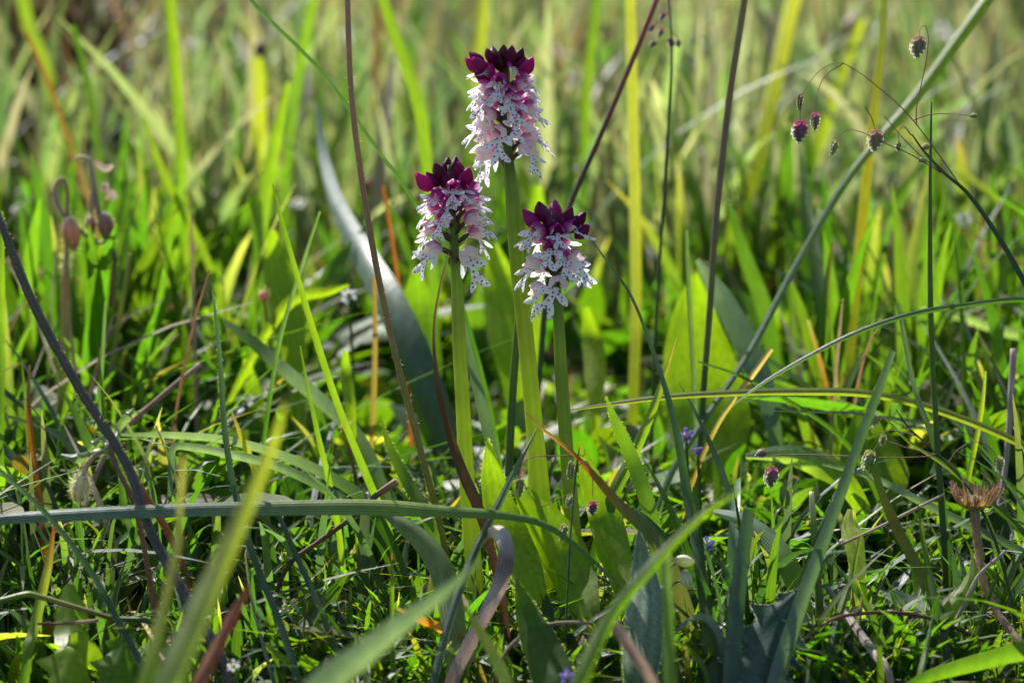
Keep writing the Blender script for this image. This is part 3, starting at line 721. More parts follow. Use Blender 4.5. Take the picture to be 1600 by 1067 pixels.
S('r', 'blue_blade', 'straight blue green blade leaning in front of the tallest orchid foot', 'grass blade', [(840, 668, .58), (815, 715, .575), (780, 785, .57), (740, 866, .563), (711, 941, .556), (682, 1046, .548), (672, 1085, .545)], [2, 9, 12, 13, 13, 13, 13], [g1, gl, gd, gl, gd], fold=0.5, mat='glaucous')
S('r', 'red_tipped_blade', 'grass blade with a scorched red brown tip beside the shortest orchid', 'grass blade', [(822, 645, .58), (845, 668, .58), (880, 695, .58), (915, 728, .578), (970, 790, .575), (1025, 845, .57)], [2, 5, 7, 8, 17, 22, 24], [bd, br, rd, (0.4, 0.12, 0.02), (0.09, 0.11, 0.05), (0.10, 0.13, 0.06), (0.10, 0.1, 0.06)], fold=0.45)
S('r', 'curled_dead_leaf', 'curled dead leaf with a violet grey sheen hanging by the orchid feet', 'dead leaf', [(750, 850, .572), (763, 832, .566), (783, 832, .56), (793, 862, .557), (785, 905, .555), (765, 950, .553), (738, 1000, .55), (705, 1075, .546)], [8, 16, 24, 26, 24, 20, 22, 20], [tn, (0.5, 0.42, 0.36), (0.5, 0.44, 0.42), (0.16, 0.12, 0.12), (0.42, 0.36, 0.36), (0.3, 0.24, 0.24), (0.36, 0.3, 0.28), (0.14, 0.1, 0.1)], fold=0.3, mat='dry', n=44, roll=25, cross=7)
S('r', 'sheath_leaf', 'broad pale green sheathing leaf bowing over below the long level leaf', 'grass leaf', [(590, 795, .575), (622, 812, .572), (660, 840, .57), (690, 880, .567), (706, 930, .563), (715, 990, .558)], [6, 22, 34, 38, 40, 40, 36], [(0.12, 0.16, 0.07), (0.14, 0.19, 0.08), (0.13, 0.18, 0.06), (0.16, 0.2, 0.06)], fold=0.5, roll=25, mat='glaucous')
S('r', 'stiff_blade', 'stiff straight bluish blade with blunt tip crossing in front of the thistle leaf', 'grass blade', [(1396, 548, .56), (1370, 620, .558), (1340, 700, .556), (1290, 840, .55), (1250, 950, .545), (1212, 1075, .54)], [10, 14, 16, 20, 23, 26], [gl, gd, gl, gl], fold=0.4, roll=18, mat='glaucous')
S('r', 'cut_blade', 'broad dark green upright blade with a cut off end beside the thistle leaf', 'grass blade', [(1170, 795, .555), (1163, 850, .554), (1156, 900, .552), (1148, 980, .548), (1142, 1080, .542)], [18, 22, 25, 26, 28], [gd, (0.05, 0.10, 0.045), gd], fold=0.35, mat='glaucous')  # dark glaucous green is the blade's own colour
S('r', 'red_edged_blade', 'green blade with a red edge running down past the dry curved twig', 'grass blade', [(1360, 720, .585), (1390, 800, .58), (1430, 880, .574), (1468, 960, .567), (1510, 1040, .56)], [8, 16, 18, 18, 16], [g3, (0.16, 0.12, 0.03), g2, g1], fold=0.5)
S('t', 'cut_stalk', 'short bright green stalk with a torn whitish end', 'stem', [(1268, 768, .58), (1271, 820, .578), (1276, 880, .575), (1280, 945, .572)], [8, 11, 12, 13], [(0.5, 0.5, 0.4), g3, g3, g2])
S('t', 'curved_twig', 'dry reddish brown twig bowing low over the turf', 'twig', [(1252, 1002, .556), (1280, 980, .557), (1310, 964, .558), (1400, 957, .56), (1460, 968, .561), (1530, 997, .562), (1585, 1018, .562)], [5, 5, 6, 6, 6, 6, 5], [tn, (0.2, 0.09, 0.07), (0.16, 0.08, 0.06), bd, br], mat='dry', root=False)
S('t', 'bleached_stalk', 'bleached jointed dead stalk lying below the dry curved twig', 'dead stalk', [(1290, 915, .575), (1320, 955, .568), (1345, 992, .56), (1370, 1025, .554), (1388, 1050, .55)], [8, 11, 15, 16, 11], [(0.3, 0.24, 0.2), (0.45, 0.38, 0.34), (0.22, 0.17, 0.16), (0.5, 0.42, 0.38), (0.45, 0.36, 0.3)], mat='dry')
S('r', 'spoon_leaf', 'bright spoon shaped leaf curling up beside the dry seed head stem', 'leaf', [(1518, 866, .572), (1520, 890, .57), (1508, 920, .568), (1488, 950, .566), (1478, 975, .566)], [2, 17, 30, 28, 14], [g3, g3, g3, g3], fold=0.4, mat='leaf', roll=-20)
S('r', 'striped_blade', 'broad ribbed green blade lying low below the red edged blade', 'grass blade', [(1400, 1085, .535), (1450, 1058, .54), (1510, 1040, .543), (1600, 1018, .545), (1680, 1010, .545)], [14, 20, 26, 30, 28], [g1, g2, g2, g2], fold=0.25, roll=-20)
S('r', 'crossing_blade', 'olive blade crossing in front of the dry seed head', 'grass blade', [(1385, 655, .59), (1420, 690, .588), (1470, 722, .586), (1530, 770, .583), (1600, 832, .578), (1650, 890, .573)], [3, 5, 7, 8, 10, 11], [g2, (0.13, 0.15, 0.05), g1, (0.09, 0.11, 0.03)], fold=0.5)
S('t', 'pale_stalk', 'pale violet grey dead stalk standing behind the dry seed head', 'dead stalk', [(1584, 545, .64), (1578, 640, .638), (1572, 720, .636), (1560, 800, .632)], [11, 10, 9, 9], [vi, vi, (0.3, 0.26, 0.28)], mat='dry')
S('t', 'white_straw', 'whitish straw slanting across the rounded yellow green leaf', 'dead stalk', [(1475, 772, .582), (1420, 800, .582), (1370, 825, .58), (1315, 850, .578)], [4, 5, 5, 5], [(0.45, 0.42, 0.36), (0.5, 0.46, 0.38), tn], mat='dry', root=False)
S('t', 'forked_straw', 'kinked whitish straw rising past the spoon shaped leaf', 'dead stalk', [(1572, 860, .565), (1530, 898, .566), (1515, 925, .566), (1495, 965, .565), (1465, 1010, .56)], [5, 6, 6, 5, 5], [(0.45, 0.4, 0.38), (0.4, 0.35, 0.32), vi, vi], mat='dry')
S('r', 'fine_shoot', 'fine upright green shoot with a burnt point below the level leaf', 'grass blade', [(612, 863, .555), (613, 910, .555), (612, 980, .553), (616, 1080, .547)], [2, 6, 8, 9], [rd, g3, g2, g1], fold=0.5)
S('r', 'double_blade', 'pale topped grass blade lying level behind the blue green upright blade', 'grass blade', [(185, 680, .62), (260, 682, .62), (350, 690, .62), (440, 715, .618), (520, 752, .615), (570, 790, .612)], [4, 11, 13, 15, 18, 20], [gl, gp, gp, gl, g1], fold=0.4, roll=-50, mat='glaucous')
S('r', 'bent_blade', 'sharply kinked grey blade whose bent end points down', 'grass blade', [(266, 775, .60), (268, 730, .60), (272, 700, .60), (300, 699, .603), (360, 710, .605), (430, 728, .608), (500, 760, .61), (560, 800, .61)], [8, 10, 12, 14, 14, 15, 15, 14], [gl, gl, gp, gp, gl, gl, g1], fold=0.5, roll=-10, mat='glaucous')
S('r', 'pale_bent_leaf', 'pale silvery leaf slanting down behind the glossy bright green blade', 'grass leaf', [(350, 505, .68), (390, 535, .675), (440, 580, .668), (500, 630, .662), (560, 690, .655)], [10, 20, 22, 22, 20], [gl, gd, gp, gp, gl], fold=0.3, roll=-50, mat='glaucous')
S('r', 'ribbed_shoot', 'ribbed yellow green shoot standing by the jointed creeping stem', 'grass blade', [(84, 822, .56), (76, 880, .558), (65, 930, .556), (52, 985, .553), (45, 1010, .55)], [4, 13, 16, 17, 16], [rd, (0.17, 0.2, 0.05), (0.18, 0.22, 0.05), g2], fold=0.5)
S('t', 'creeping_stem', 'jointed green creeping stem running level over the prickly leaves', 'stem', [(-40, 945, .55), (0, 938, .55), (45, 928, .55), (55, 930, .55), (130, 952, .55), (180, 966, .55), (232, 970, .55), (270, 990, .553)], [9, 9, 10, 8, 9, 9, 9], [g2, g2, g3, br, g1, g1, g2], root=True)
S('t', 'short_twig', 'short tan broken twig lying on the prickly toothed leaf', 'twig', [(58, 974, .552), (90, 974, .552), (125, 972, .551), (153, 969, .55)], [4, 5, 6, 6], [bd, br, tn, tn], mat='dry', root=False)
S('r', 'scorched_grass', 'dead orange grass blade glowing beside the purple stem', 'dead blade', [(46, 570, .63), (45, 640, .628), (52, 720, .625), (63, 790, .62), (68, 840, .615)], [3, 8, 11, 12, 9], [br, rd, og, og, rd], fold=0.4, mat='blade')
S('r', 'edge_blade', 'smooth upright green blade rising beside the nodding buds', 'grass blade', [(3, 330, .64), (3, 450, .64), (2, 560, .64), (0, 680, .635)], [5, 10, 12, 13], [g2, g3, g2, g2], fold=0.4)
S('t', 'red_stalk', 'rust red hairy stalk crossing under the purple stem', 'stem', [(180, 690, .572), (205, 735, .573), (230, 780, .575), (262, 830, .578)], [9, 11, 12, 11], [(0.2, 0.1, 0.06), (0.28, 0.12, 0.08), (0.24, 0.11, 0.06)], hair=120)
S('t', 'fallen_stalk', 'tan dead stalk leaning through the grass behind the purple stem', 'dead stalk', [(312, 570, .66), (275, 600, .655), (240, 630, .65), (205, 660, .645), (170, 700, .64)], [8, 9, 9, 9, 8], [(0.42, 0.33, 0.26), br, tn, tn], mat='dry')
S('r', 'hairy_blade', 'softly hairy green blade behind the brown stem foot', 'grass blade', [(594, 650, .63), (610, 700, .628), (635, 750, .625), (665, 800, .62)], [2, 15, 20, 22], [g3, g2, g2], fold=0.4, hair=160)
S('r', 'fringed_blade', 'green blade fringed with white hairs beside the dark curved blade', 'grass blade', [(946, 618, .60), (960, 655, .60), (985, 710, .6), (1010, 780, .597)], [2, 20, 24, 24], [g3, g2, g2], fold=0.4, hair=110)
S('r', 'leaning_blade', 'bright green blade leaning up toward the glowing broad leaf', 'grass blade', [(1057, 527, .61), (1040, 580, .61), (1020, 640, .608), (985, 720, .605), (960, 770, .602)], [2, 9, 15, 20, 20], [br, g3, g3, g1], fold=0.4)
S('r', 'bowed_leaf', 'pale green bowed leaf bent over beside the broad dark blade', 'grass leaf', [(1115, 798, .585), (1160, 810, .58), (1200, 838, .575), (1230, 875, .57), (1250, 925, .567)], [10, 24, 32, 34, 28], [gp, gl, g2, g3], fold=0.45, roll=20)
S('r', 'glossy_blade', 'glossy blade running along beside the dark curved blade foot', 'grass blade', [(1085, 760, .575), (1092, 850, .568), (1100, 930, .56), (1112, 1010, .552), (1125, 1080, .546)], [6, 15, 18, 20, 20], [g2, g1, g2, gd], fold=0.45)
S('r', 'grey_level_blade', 'grey blade slanting behind the dry seed head stem', 'grass blade', [(1285, 725, .61), (1360, 745, .608), (1450, 790, .604), (1530, 830, .6), (1620, 880, .595)], [5, 10, 13, 14, 13], [gl, gp, gl, gl], fold=0.45, roll=-15, mat='glaucous')
S('r', 'low_pair_blade', 'yellow green narrow blade rising next to the kinked straw', 'grass blade', [(1345, 835, .57), (1330, 900, .567), (1310, 965, .56), (1290, 1050, .552)], [3, 9, 13, 15], [g3, g3, g1, g1], fold=0.5)
S('r', 'steep_blade', 'steep green blade in the tuft under the red edged blade', 'grass blade', [(1435, 790, .575), (1445, 860, .572), (1462, 940, .565), (1480, 1030, .556)], [3, 9, 13, 14], [g2, g2, gd], fold=0.5)
S('r', 'forward_blade', 'bluish pointed blade standing in front of the striped low blade', 'grass blade', [(1458, 960, .55), (1448, 1010, .546), (1435, 1075, .54)], [2, 10, 14], [gl, g2, g2], fold=0.5, mat='glaucous')

S('r', 'dusky_blade', 'dusky bluish blade slanting under the long level leaf', 'grass blade', [(428, 785, .575), (455, 850, .57), (485, 915, .565), (520, 1000, .557), (548, 1080, .55)], [7, 9, 10, 10, 10], [gd, gd, g1], fold=0.5, mat='glaucous')
S('r', 'hair_grass', 'very fine pale tipped blade beside the blurred rust leaf', 'grass blade', [(383, 868, .56), (392, 930, .558), (412, 1010, .552), (432, 1085, .546)], [2, 5, 6, 7], [tn, gl, gd], fold=0.5, mat='glaucous')
S('r', 'orange_scrap', 'torn orange brown dead leaf lying under the pale blurred blade', 'dead leaf', [(620, 950, .56), (655, 968, .56), (690, 983, .56), (722, 1000, .558)], [5, 13, 16, 8], [br, og, (0.4, 0.2, 0.06), br], fold=0.4, roll=-30)
S('t', 'broken_straw', 'short broken tan straw poking up by the pale blurred blade', 'dead stalk', [(512, 1028, .556), (507, 1045, .555), (500, 1070, .553), (495, 1090, .55)], [8, 9, 9, 9], [(0.45, 0.36, 0.26), tn, tn], mat='dry')
S('r', 'lime_blade', 'thin lime blade standing just beside the glossy bright green blade', 'grass blade', [(469, 540, .61), (480, 600, .61), (498, 685, .61), (515, 755, .612)], [2, 6, 9, 10], [g2, g3, g3], fold=0.45)
S('r', 'yellow_flecked_blade', 'yellow flecked withering blade behind the blue green upright blade', 'grass blade', [(362, 642, .615), (378, 685, .615), (395, 725, .615), (408, 770, .612)], [3, 9, 12, 11], [br, (0.36, 0.32, 0.03), (0.3, 0.3, 0.03), g1], fold=0.4)
S('t', 'woody_stalk', 'dead woody stalk slanting up behind the long level leaf', 'dead stalk', [(620, 752, .60), (590, 772, .60), (550, 808, .596), (495, 848, .59), (450, 885, .582)], [13, 9, 8, 8, 7], [(0.4, 0.3, 0.2), bd, br, bd], mat='dry')
S('t', 'tan_loop', 'thin tan stalk looping level beside the dark pointed downy leaf', 'dead stalk', [(925, 974, .555), (890, 972, .556), (855, 976, .556), (820, 990, .554), (790, 1020, .55)], [5, 6, 6, 6], [tn, tn, br], mat='dry')
S('r', 'grass_sprout', 'little bright blade curling out by the foot of the broad dark blade', 'grass blade', [(1046, 1002, .55), (1070, 1010, .55), (1090, 1028, .549), (1104, 1055, .547)], [3, 8, 9, 8], [g3, g3, g2], fold=0.4)
S('r', 'slate_blade', 'slate blue blade bending over low beside the broad dark blade', 'grass blade', [(1050, 995, .555), (1075, 972, .555), (1100, 965, .555), (1120, 985, .553), (1130, 1030, .55)], [3, 10, 13, 12, 10], [gl, gp, gl, gd], fold=0.4, roll=-25, mat='glaucous')
S('r', 'seedling_leaf', 'tiny bright seedling leaf low beside the very fine blade', 'leaf', [(415, 1008, .552), (428, 1018, .552), (445, 1030, .551), (462, 1048, .55)], [3, 11, 12, 6], [g3, g3, g2], fold=0.35, mat='leaf')
S('t', 'ochre_stem', 'yellow ochre thin stem rising below the nodding buds', 'stem', [(205, 395, .70), (192, 470, .70), (178, 550, .70), (165, 640, .695)], [6, 8, 8, 8], [(0.2, 0.2, 0.06), yl, (0.2, 0.2, 0.06)])
for lab, pts, w, c, d in [
  ('fine grey blade leaning across the lush belt above the kinked grey blade', [(500, 330), (470, 420), (440, 520), (425, 600)], [4, 6, 7, 7], [gl, gl, g1], .64),
  ('slim bright blade standing beside the orange dead blade', [(118, 560), (108, 620), (95, 700), (88, 760)], [5, 12, 13, 12], [g3, g3, g2], .68),
  ('slim grey green stalk standing between purple stem and upright blue green blade', [(165, 470), (160, 560), (156, 640), (158, 700)], [4, 6, 7, 7], [gl, gl, gd], .66),
  ('faint olive stalk rising beyond the straight jointed stem', [(1300, 380), (1295, 470), (1303, 560), (1310, 640)], [4, 6, 7, 8], [bd, g2, g3], .68),
  ('orange tinged thin blade behind the yellow stalk foot', [(1262, 500), (1280, 560), (1292, 610), (1300, 660)], [4, 7, 8, 7], [tn, og, g1], .69),
  ('pink brown twig leaning below the arching rush blade', [(1205, 545), (1180, 580), (1150, 620), (1120, 665)], [8, 9, 8, 7], [(0.4, 0.26, 0.22), tn, br], .64),
  ('lime blade tip standing beside the pale violet grey stalk', [(1540, 580), (1535, 630), (1525, 690), (1515, 740)], [3, 8, 8, 7], [yl, (0.25, 0.27, 0.03), g2], .62),
  ('fine crossing blade behind the arching rush blade tip', [(1090, 565), (1150, 585), (1230, 625), (1320, 690)], [3, 5, 7, 8], [gd, g1, g1], .64)]:
    S('r', 'belt_blade', lab, 'grass blade', [(a, b, d) for a, b in pts], w, c, fold=0.45, group='slim blades in the green belt')
# blurred ones close to the lens
S('r', 'foreground_blade', 'very blurred yellow green blade rising beside the blurred rust leaf', 'grass blade', [(445, 630, .41), (425, 700, .41), (395, 770, .408), (345, 880, .402), (300, 980, .395), (255, 1090, .388)], [6, 20, 30, 38, 42, 46], [yl, (0.26, 0.27, 0.06), (0.22, 0.25, 0.08), (0.18, 0.22, 0.1), g2], fold=0.3)
S('r', 'foreground_blade', 'slim blurred blade with an orange fleck beside the purple stem foot', 'grass blade', [(286, 712, .44), (282, 780, .44), (276, 850, .437), (256, 950, .43), (225, 1090, .42)], [4, 9, 14, 24, 34], [tn, (0.3, 0.28, 0.15), (0.28, 0.26, 0.06), g3, g2], fold=0.3)
S('r', 'rust_leaf', 'blurred rust red dead blade near the foremost turf', 'dead blade', [(388, 915, .48), (370, 950, .478), (345, 1000, .474), (305, 1085, .467)], [10, 18, 22, 26], [(0.2, 0.07, 0.045), (0.26, 0.09, 0.05), (0.25, 0.1, 0.05)], fold=0.3, mat='dry')
S('r', 'foreground_blade', 'pale grey green blurred blade pointing up to the curled dead leaf', 'grass blade', [(750, 875, .43), (700, 920, .43), (640, 965, .428), (570, 1020, .425), (490, 1090, .42)], [3, 22, 36, 48, 56], [gl, gp, (0.2, 0.25, 0.19), gl], fold=0.25, roll=10, mat='glaucous')
S('r', 'foreground_blade', 'blurred green blade arching over the silvery downy leaf', 'grass blade', [(1190, 750, .47), (1110, 795, .47), (1050, 850, .468), (1000, 905, .465), (950, 970, .462), (900, 1080, .455)], [3, 10, 16, 20, 24, 28], [g2, g3, g2, g2, g3], fold=0.35)
S('r', 'foreground_blade', 'narrow blurred upright blade, half grey half green, by the silvery downy leaf', 'grass blade', [(1040, 855, .48), (1042, 930, .478), (1045, 1000, .475), (1048, 1085, .47)], [14, 18, 20, 22], [gl, g2, g2], fold=0.6)
S('r', 'foreground_blade', 'blurred yellow green blade tips low in front of the curled dead leaf', 'grass blade', [(725, 945, .5), (750, 985, .497), (775, 1030, .493), (800, 1090, .488)], [4, 16, 20, 24], [(0.3, 0.3, 0.05), g3, g3], fold=0.35)
S('t', 'pink_stalk', 'blurred pinkish tan dead stalk leaning low by the silvery downy leaf', 'dead stalk', [(955, 970, .49), (980, 1005, .488), (1010, 1050, .484), (1030, 1090, .48)], [16, 20, 18, 16], [(0.48, 0.32, 0.24), (0.42, 0.26, 0.18), br], mat='dry')

# behind the orchids, out of focus
S('t', 'yellow_stalk', 'straight pale yellow stalk standing behind the shortest orchid', 'stem', [(984, -60, .74), (985, 0, .74), (992, 300, .74), (994, 500, .738), (990, 610, .735)], [15, 17, 18, 18, 17], [ys, ys, ys, (0.3, 0.32, 0.08)], mat='glow')
S('t', 'yellow_stalk', 'bright yellow stalk passing behind the hanging quaking grass spikelets', 'stem', [(1385, -60, .72), (1378, 60, .72), (1360, 220, .72), (1340, 420, .72), (1325, 600, .715)], [11, 12, 16, 16, 16], [(0.2, 0.24, 0.08), (0.26, 0.27, 0.09), (0.36, 0.32, 0.04), yl], mat='glow')
S('t', 'yellow_stalk', 'broad blurred straw yellow stalk leaning beside the dark upright stem', 'stem', [(1258, -60, .92), (1240, 0, .92), (1200, 180, .91), (1150, 370, .9), (1120, 480, .89)], [24, 24, 24, 20, 18], [ys, ys, yl, yl], mat='glow')
S('t', 'sorrel_stem', 'dark purplish upright stem in front of the glowing broad leaf', 'stem', [(1170, -60, .655), (1163, 0, .655), (1140, 150, .655), (1120, 330, .652), (1108, 500, .65), (1100, 600, .648)], [11, 12, 12, 11, 10, 10], [(0.18, 0.17, 0.08), (0.2, 0.17, 0.09), (0.16, 0.12, 0.09), (0.15, 0.17, 0.07), g1])
S('t', 'reddish_stem', 'slanting reddish flowering grass stem between tallest orchid and pale yellow stalk', 'stem', [(1040, -40, .67), (1022, 10, .67), (990, 90, .67), (935, 220, .67), (893, 315, .67), (860, 420, .67), (845, 560, .67)], [8, 9, 9, 9, 10, 9], [(0.28, 0.1, 0.08), (0.2, 0.08, 0.07), (0.1, 0.06, 0.05), (0.06, 0.07, 0.04), g1])
BG = [
 ('bright lime green upright blade rising past the nodding bud plant', [(262, -40), (270, 60), (280, 200), (285, 330), (290, 430)], .80, [16, 18, 18, 17, 16], [(0.18, 0.24, 0.015), g3, g3]),
 ('broad bright blade pair rising behind the tall brown stem', [(590, -30), (620, 60), (655, 160), (668, 260), (672, 330)], .78, [14, 18, 20, 18, 16], [g3, g3, g2]),
 ('short glowing green blade leaning behind the glossy bright green blade', [(450, 130), (435, 200), (420, 280), (410, 350)], .76, [8, 20, 22, 18], [g3, g3, g2]),
 ('yellow lit blade standing below the dark round seed head', [(402, 90), (408, 160), (404, 230), (402, 300)], .95, [18, 22, 22, 20], [yl, (0.3, 0.3, 0.04), g3]),
 ('dark green slender blade leaning behind the nodding buds', [(115, 40), (135, 120), (150, 210), (158, 300)], .82, [8, 12, 12, 12], [g1, (0.06, 0.09, 0.02), g1]),
 ('rusty thin blade slanting toward the nodding buds', [(40, 50), (75, 130), (105, 215), (135, 300)], .80, [6, 8, 8, 7], [(0.2, 0.1, 0.05), (0.18, 0.08, 0.05), br]),
 ('olive blade leaning among the pale background grass above the slate purple stem', [(30, -30), (45, 40), (70, 100), (90, 190)], 1.0, [18, 20, 18, 16], [g3, (0.2, 0.24, 0.04), g2]),
 ('soft lime blade rising from the lush belt behind the upright blue green blade', [(225, 185), (250, 260), (285, 330), (320, 400)], .76, [6, 12, 13, 12], [g3, (0.2, 0.25, 0.02), g3]),
 ('tall soft green blade beside the yellow lit blade', [(500, -40), (478, 60), (462, 150), (452, 230)], .9, [14, 16, 16, 14], [(0.14, 0.2, 0.03), g2, g2]),
 ('wide translucent lime blade behind the quaking grass spikelets', [(1345, 30), (1320, 110), (1290, 190), (1270, 260)], .98, [16, 22, 20, 16], [yl, (0.28, 0.3, 0.03), g3]),
 ('deep green blade bending beside the glowing broad leaf', [(1140, 320), (1165, 400), (1195, 480), (1210, 560)], .74, [8, 22, 26, 22], [g1, g2, g1]),
 ('bright lower blade between jointed stem and arching rush blade', [(1250, 640), (1265, 690), (1285, 740), (1300, 800)], .68, [14, 16, 16, 14], [g3, g3, g2]),
 ('thin olive upright blade passing through the glowing broad leaf', [(1072, 360), (1075, 440), (1080, 530), (1085, 620)], .655, [6, 8, 8, 8], [gl, (0.12, 0.17, 0.09), gl]),
 ('lit yellow green blade leaning behind the tallest orchid spike top', [(905, 150), (915, 230), (910, 310), (900, 390)], .92, [8, 18, 20, 16], [yl, g3, g3]),
 ('soft green blade rising above the shortest orchid', [(935, -30), (925, 60), (915, 160), (912, 250)], .88, [12, 16, 16, 14], [g2, g3, g2]),
 ('pale grey blurred blade lying level behind the jointed stem', [(1440, 480), (1500, 495), (1560, 515), (1640, 540)], .74, [8, 14, 18, 18], [gp, gp, gl]),
 ('long rusty blade leaning through the belt behind the wide bluish leaf', [(598, 290), (610, 360), (620, 430), (628, 500)], .72, [5, 7, 7, 7], [rd, (0.26, 0.09, 0.03), rd]),
 ('tan upright stalk seen past the tall brown stem', [(585, 430), (586, 520), (584, 620), (580, 700)], .68, [6, 8, 9, 8], [(0.2, 0.11, 0.07), (0.24, 0.15, 0.09), br]),
 ('broad silver green blade lit along its edge behind the tallest orchid top', [(1060, 60), (1045, 140), (1030, 220), (1022, 300)], .95, [10, 18, 22, 18], [gp, gp, gl]),
 ('sunlit yellow blade standing behind the middling orchid buds', [(760, -40), (752, 40), (742, 120), (735, 200)], 1.0, [14, 20, 22, 18], [yl, (0.28, 0.28, 0.05), g3]),
]
for lab, pts, d, w, c in BG:
    S('r', 'background_blade', lab, 'grass blade', [(a, b, d) for a, b in pts], w, c, fold=0.3, roll=float(rng.uniform(-25, 25)), group='soft focus blades behind the orchids')
# ------------------------------------------------------------------ broad leaves
def leaf(name, label, px, w, cols, roll=0, fold=0.3, mat='leaf', teeth=0, spine=0.0, hair=0, n=34, cross=9, wave=0.02, rollend=None, cat='leaf', ribs=0.0, root=True):
    pts = [P(*q) for q in px]; k = len(pts)
    dm = np.mean([q[2] for q in px])
    wi = np.interp(np.linspace(0, 1, k), np.linspace(0, 1, len(w)), w) * K * dm
    if root:
        pts = rooted(pts); wi = np.r_[wi, [wi[-1] * 0.5] * (len(pts) - k)]
    org = pts[-1].copy()
    ww = interp(wi, n)[:, 0]
    edge = None
    if teeth:
        ph = np.linspace(0, teeth, n) % 1.0
        edge = 1 + spine * np.where(ph < .75, (ph / .75) ** 2.2, (1 - ph) / .25) - spine * .3
    b = Buf()
    V = ribbon(b, pts, ww / max(0.4, math.cos(math.radians(roll))), cols, roll, fold, n, cross, None, rollend, wave, edge)
    if hair: edge_hairs(b, V, hair, 0.0008)
    o = link(name, b.mesh(name, M[mat], org), org, label=label, cat=cat)
    return o, pts, ww

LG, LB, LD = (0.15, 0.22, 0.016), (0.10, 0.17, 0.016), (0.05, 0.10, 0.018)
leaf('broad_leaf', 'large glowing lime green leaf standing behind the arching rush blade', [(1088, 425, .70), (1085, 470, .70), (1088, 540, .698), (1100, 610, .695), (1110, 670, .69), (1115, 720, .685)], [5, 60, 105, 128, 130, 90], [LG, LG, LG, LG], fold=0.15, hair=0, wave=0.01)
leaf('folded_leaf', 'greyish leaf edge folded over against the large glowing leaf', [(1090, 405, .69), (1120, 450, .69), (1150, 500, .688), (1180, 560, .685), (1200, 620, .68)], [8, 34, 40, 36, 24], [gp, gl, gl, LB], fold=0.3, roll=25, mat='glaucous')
leaf('round_leaf', 'rounded yellow green herb leaf under the yellowish level blade', [(1345, 640, .66), (1355, 690, .657), (1365, 740, .653), (1370, 800, .648)], [20, 90, 110, 60], [LG, LG, LB], fold=0.2)
leaf('herb_leaf', 'bright oval herb leaf tilted beside the purple flowers', [(1165, 712, .64), (1220, 708, .64), (1275, 720, .64), (1320, 750, .638)], [8, 30, 44, 30], [gp, LG, LG], fold=0.3, roll=20)
leaf('cream_leaf', 'small cream yellow dying leaf behind the torn green stalk', [(1330, 795, .59), (1328, 820, .588), (1335, 850, .585)], [12, 34, 26], [(0.45, 0.45, 0.16), (0.36, 0.38, 0.1), LG], fold=0.3)
leaf('orchid_leaf', 'glowing pointed leaf with shaded stripes at the tallest orchid foot', [(763, 684, .592), (768, 730, .592), (782, 790, .59), (806, 850, .586), (830, 905, .58)], [2, 36, 56, 58, 40], [LG, LG, LG, LB], fold=0.4, roll=10, hair=120)
leaf('orchid_leaf', 'broad bright leaf sloping between the tallest and shortest orchid feet', [(800, 755, .59), (835, 800, .588), (868, 850, .585), (895, 905, .58), (915, 960, .573)], [8, 58, 74, 70, 40], [LB, LG, LG, LG], fold=0.3, roll=-20)
leaf('orchid_leaf', 'bright leaf catching sun beyond the shortest orchid foot', [(905, 690, .605), (925, 750, .603), (948, 810, .6), (968, 880, .592)], [4, 40, 54, 44], [LG, LG, LB], fold=0.35, roll=15)
leaf('orchid_leaf', 'dark pointed downy leaf standing up in front of the orchid feet', [(806, 903, .555), (816, 940, .554), (832, 985, .55), (852, 1030, .545), (868, 1080, .54)], [2, 34, 56, 66, 62], [g2, LD, LD, LD], fold=0.35, roll=-12, hair=160)
leaf('orchid_leaf', 'lime leaf patch glowing above the silvery downy leaf', [(930, 820, .588), (945, 850, .586), (968, 885, .583), (985, 930, .578)], [6, 40, 50, 34], [LG, LG, LB], fold=0.3)
leaf('downy_leaf', 'silvery downy grey green leaf standing by the blurred green blade', [(998, 830, .566), (1003, 870, .566), (1008, 920, .562), (1006, 985, .556), (1000, 1060, .55)], [4, 34, 56, 62, 46], [(0.14, 0.2, 0.14), (0.2, 0.26, 0.2), (0.15, 0.21, 0.13), LD], fold=0.3, mat='downy', hair=700, wave=0.03)
leaf('thistle_leaf', 'dark blue green thistle leaf with prickly edge and pale rib', [(1256, 915, .555), (1235, 950, .553), (1212, 985, .55), (1195, 1025, .546), (1178, 1090, .54)], [4, 62, 92, 96, 92], [(0.05, 0.08, 0.06), (0.045, 0.085, 0.07), (0.05, 0.09, 0.075), (0.04, 0.08, 0.07)], fold=0.3, mat='downy', teeth=6, spine=0.7, hair=600, n=74, wave=0.04)
leaf('toothed_leaf', 'bright prickly toothed leaf below the short broken twig', [(118, 988, .549), (124, 1010, .548), (112, 1035, .545), (96, 1085, .54)], [30, 74, 66, 40], [LG, LG, LB], fold=0.25, teeth=4, spine=0.9, n=60)
leaf('toothed_leaf', 'rounded green leaf lying behind the jointed creeping stem', [(108, 912, .565), (110, 945, .562), (112, 985, .558), (110, 1020, .552)], [14, 50, 54, 30], [LB, LG, LD], fold=0.25, teeth=8, spine=0.15, n=44)
leaf('toothed_leaf', 'prickly leaf lobe in shade beside the slanting blue green blade', [(208, 985, .55), (196, 1012, .548), (185, 1040, .545), (170, 1085, .54)], [12, 54, 60, 40], [LD, LB, LB], fold=0.25, teeth=4, spine=0.8, n=60)
leaf('crinkled_leaf', 'crinkled pale grey green leaf under the dry curved twig', [(1395, 925, .58), (1420, 945, .578), (1448, 965, .575), (1478, 985, .572)], [14, 40, 48, 30], [gp, gp, gl], fold=0.4, mat='glaucous', teeth=6, spine=0.2, wave=0.09, n=44)
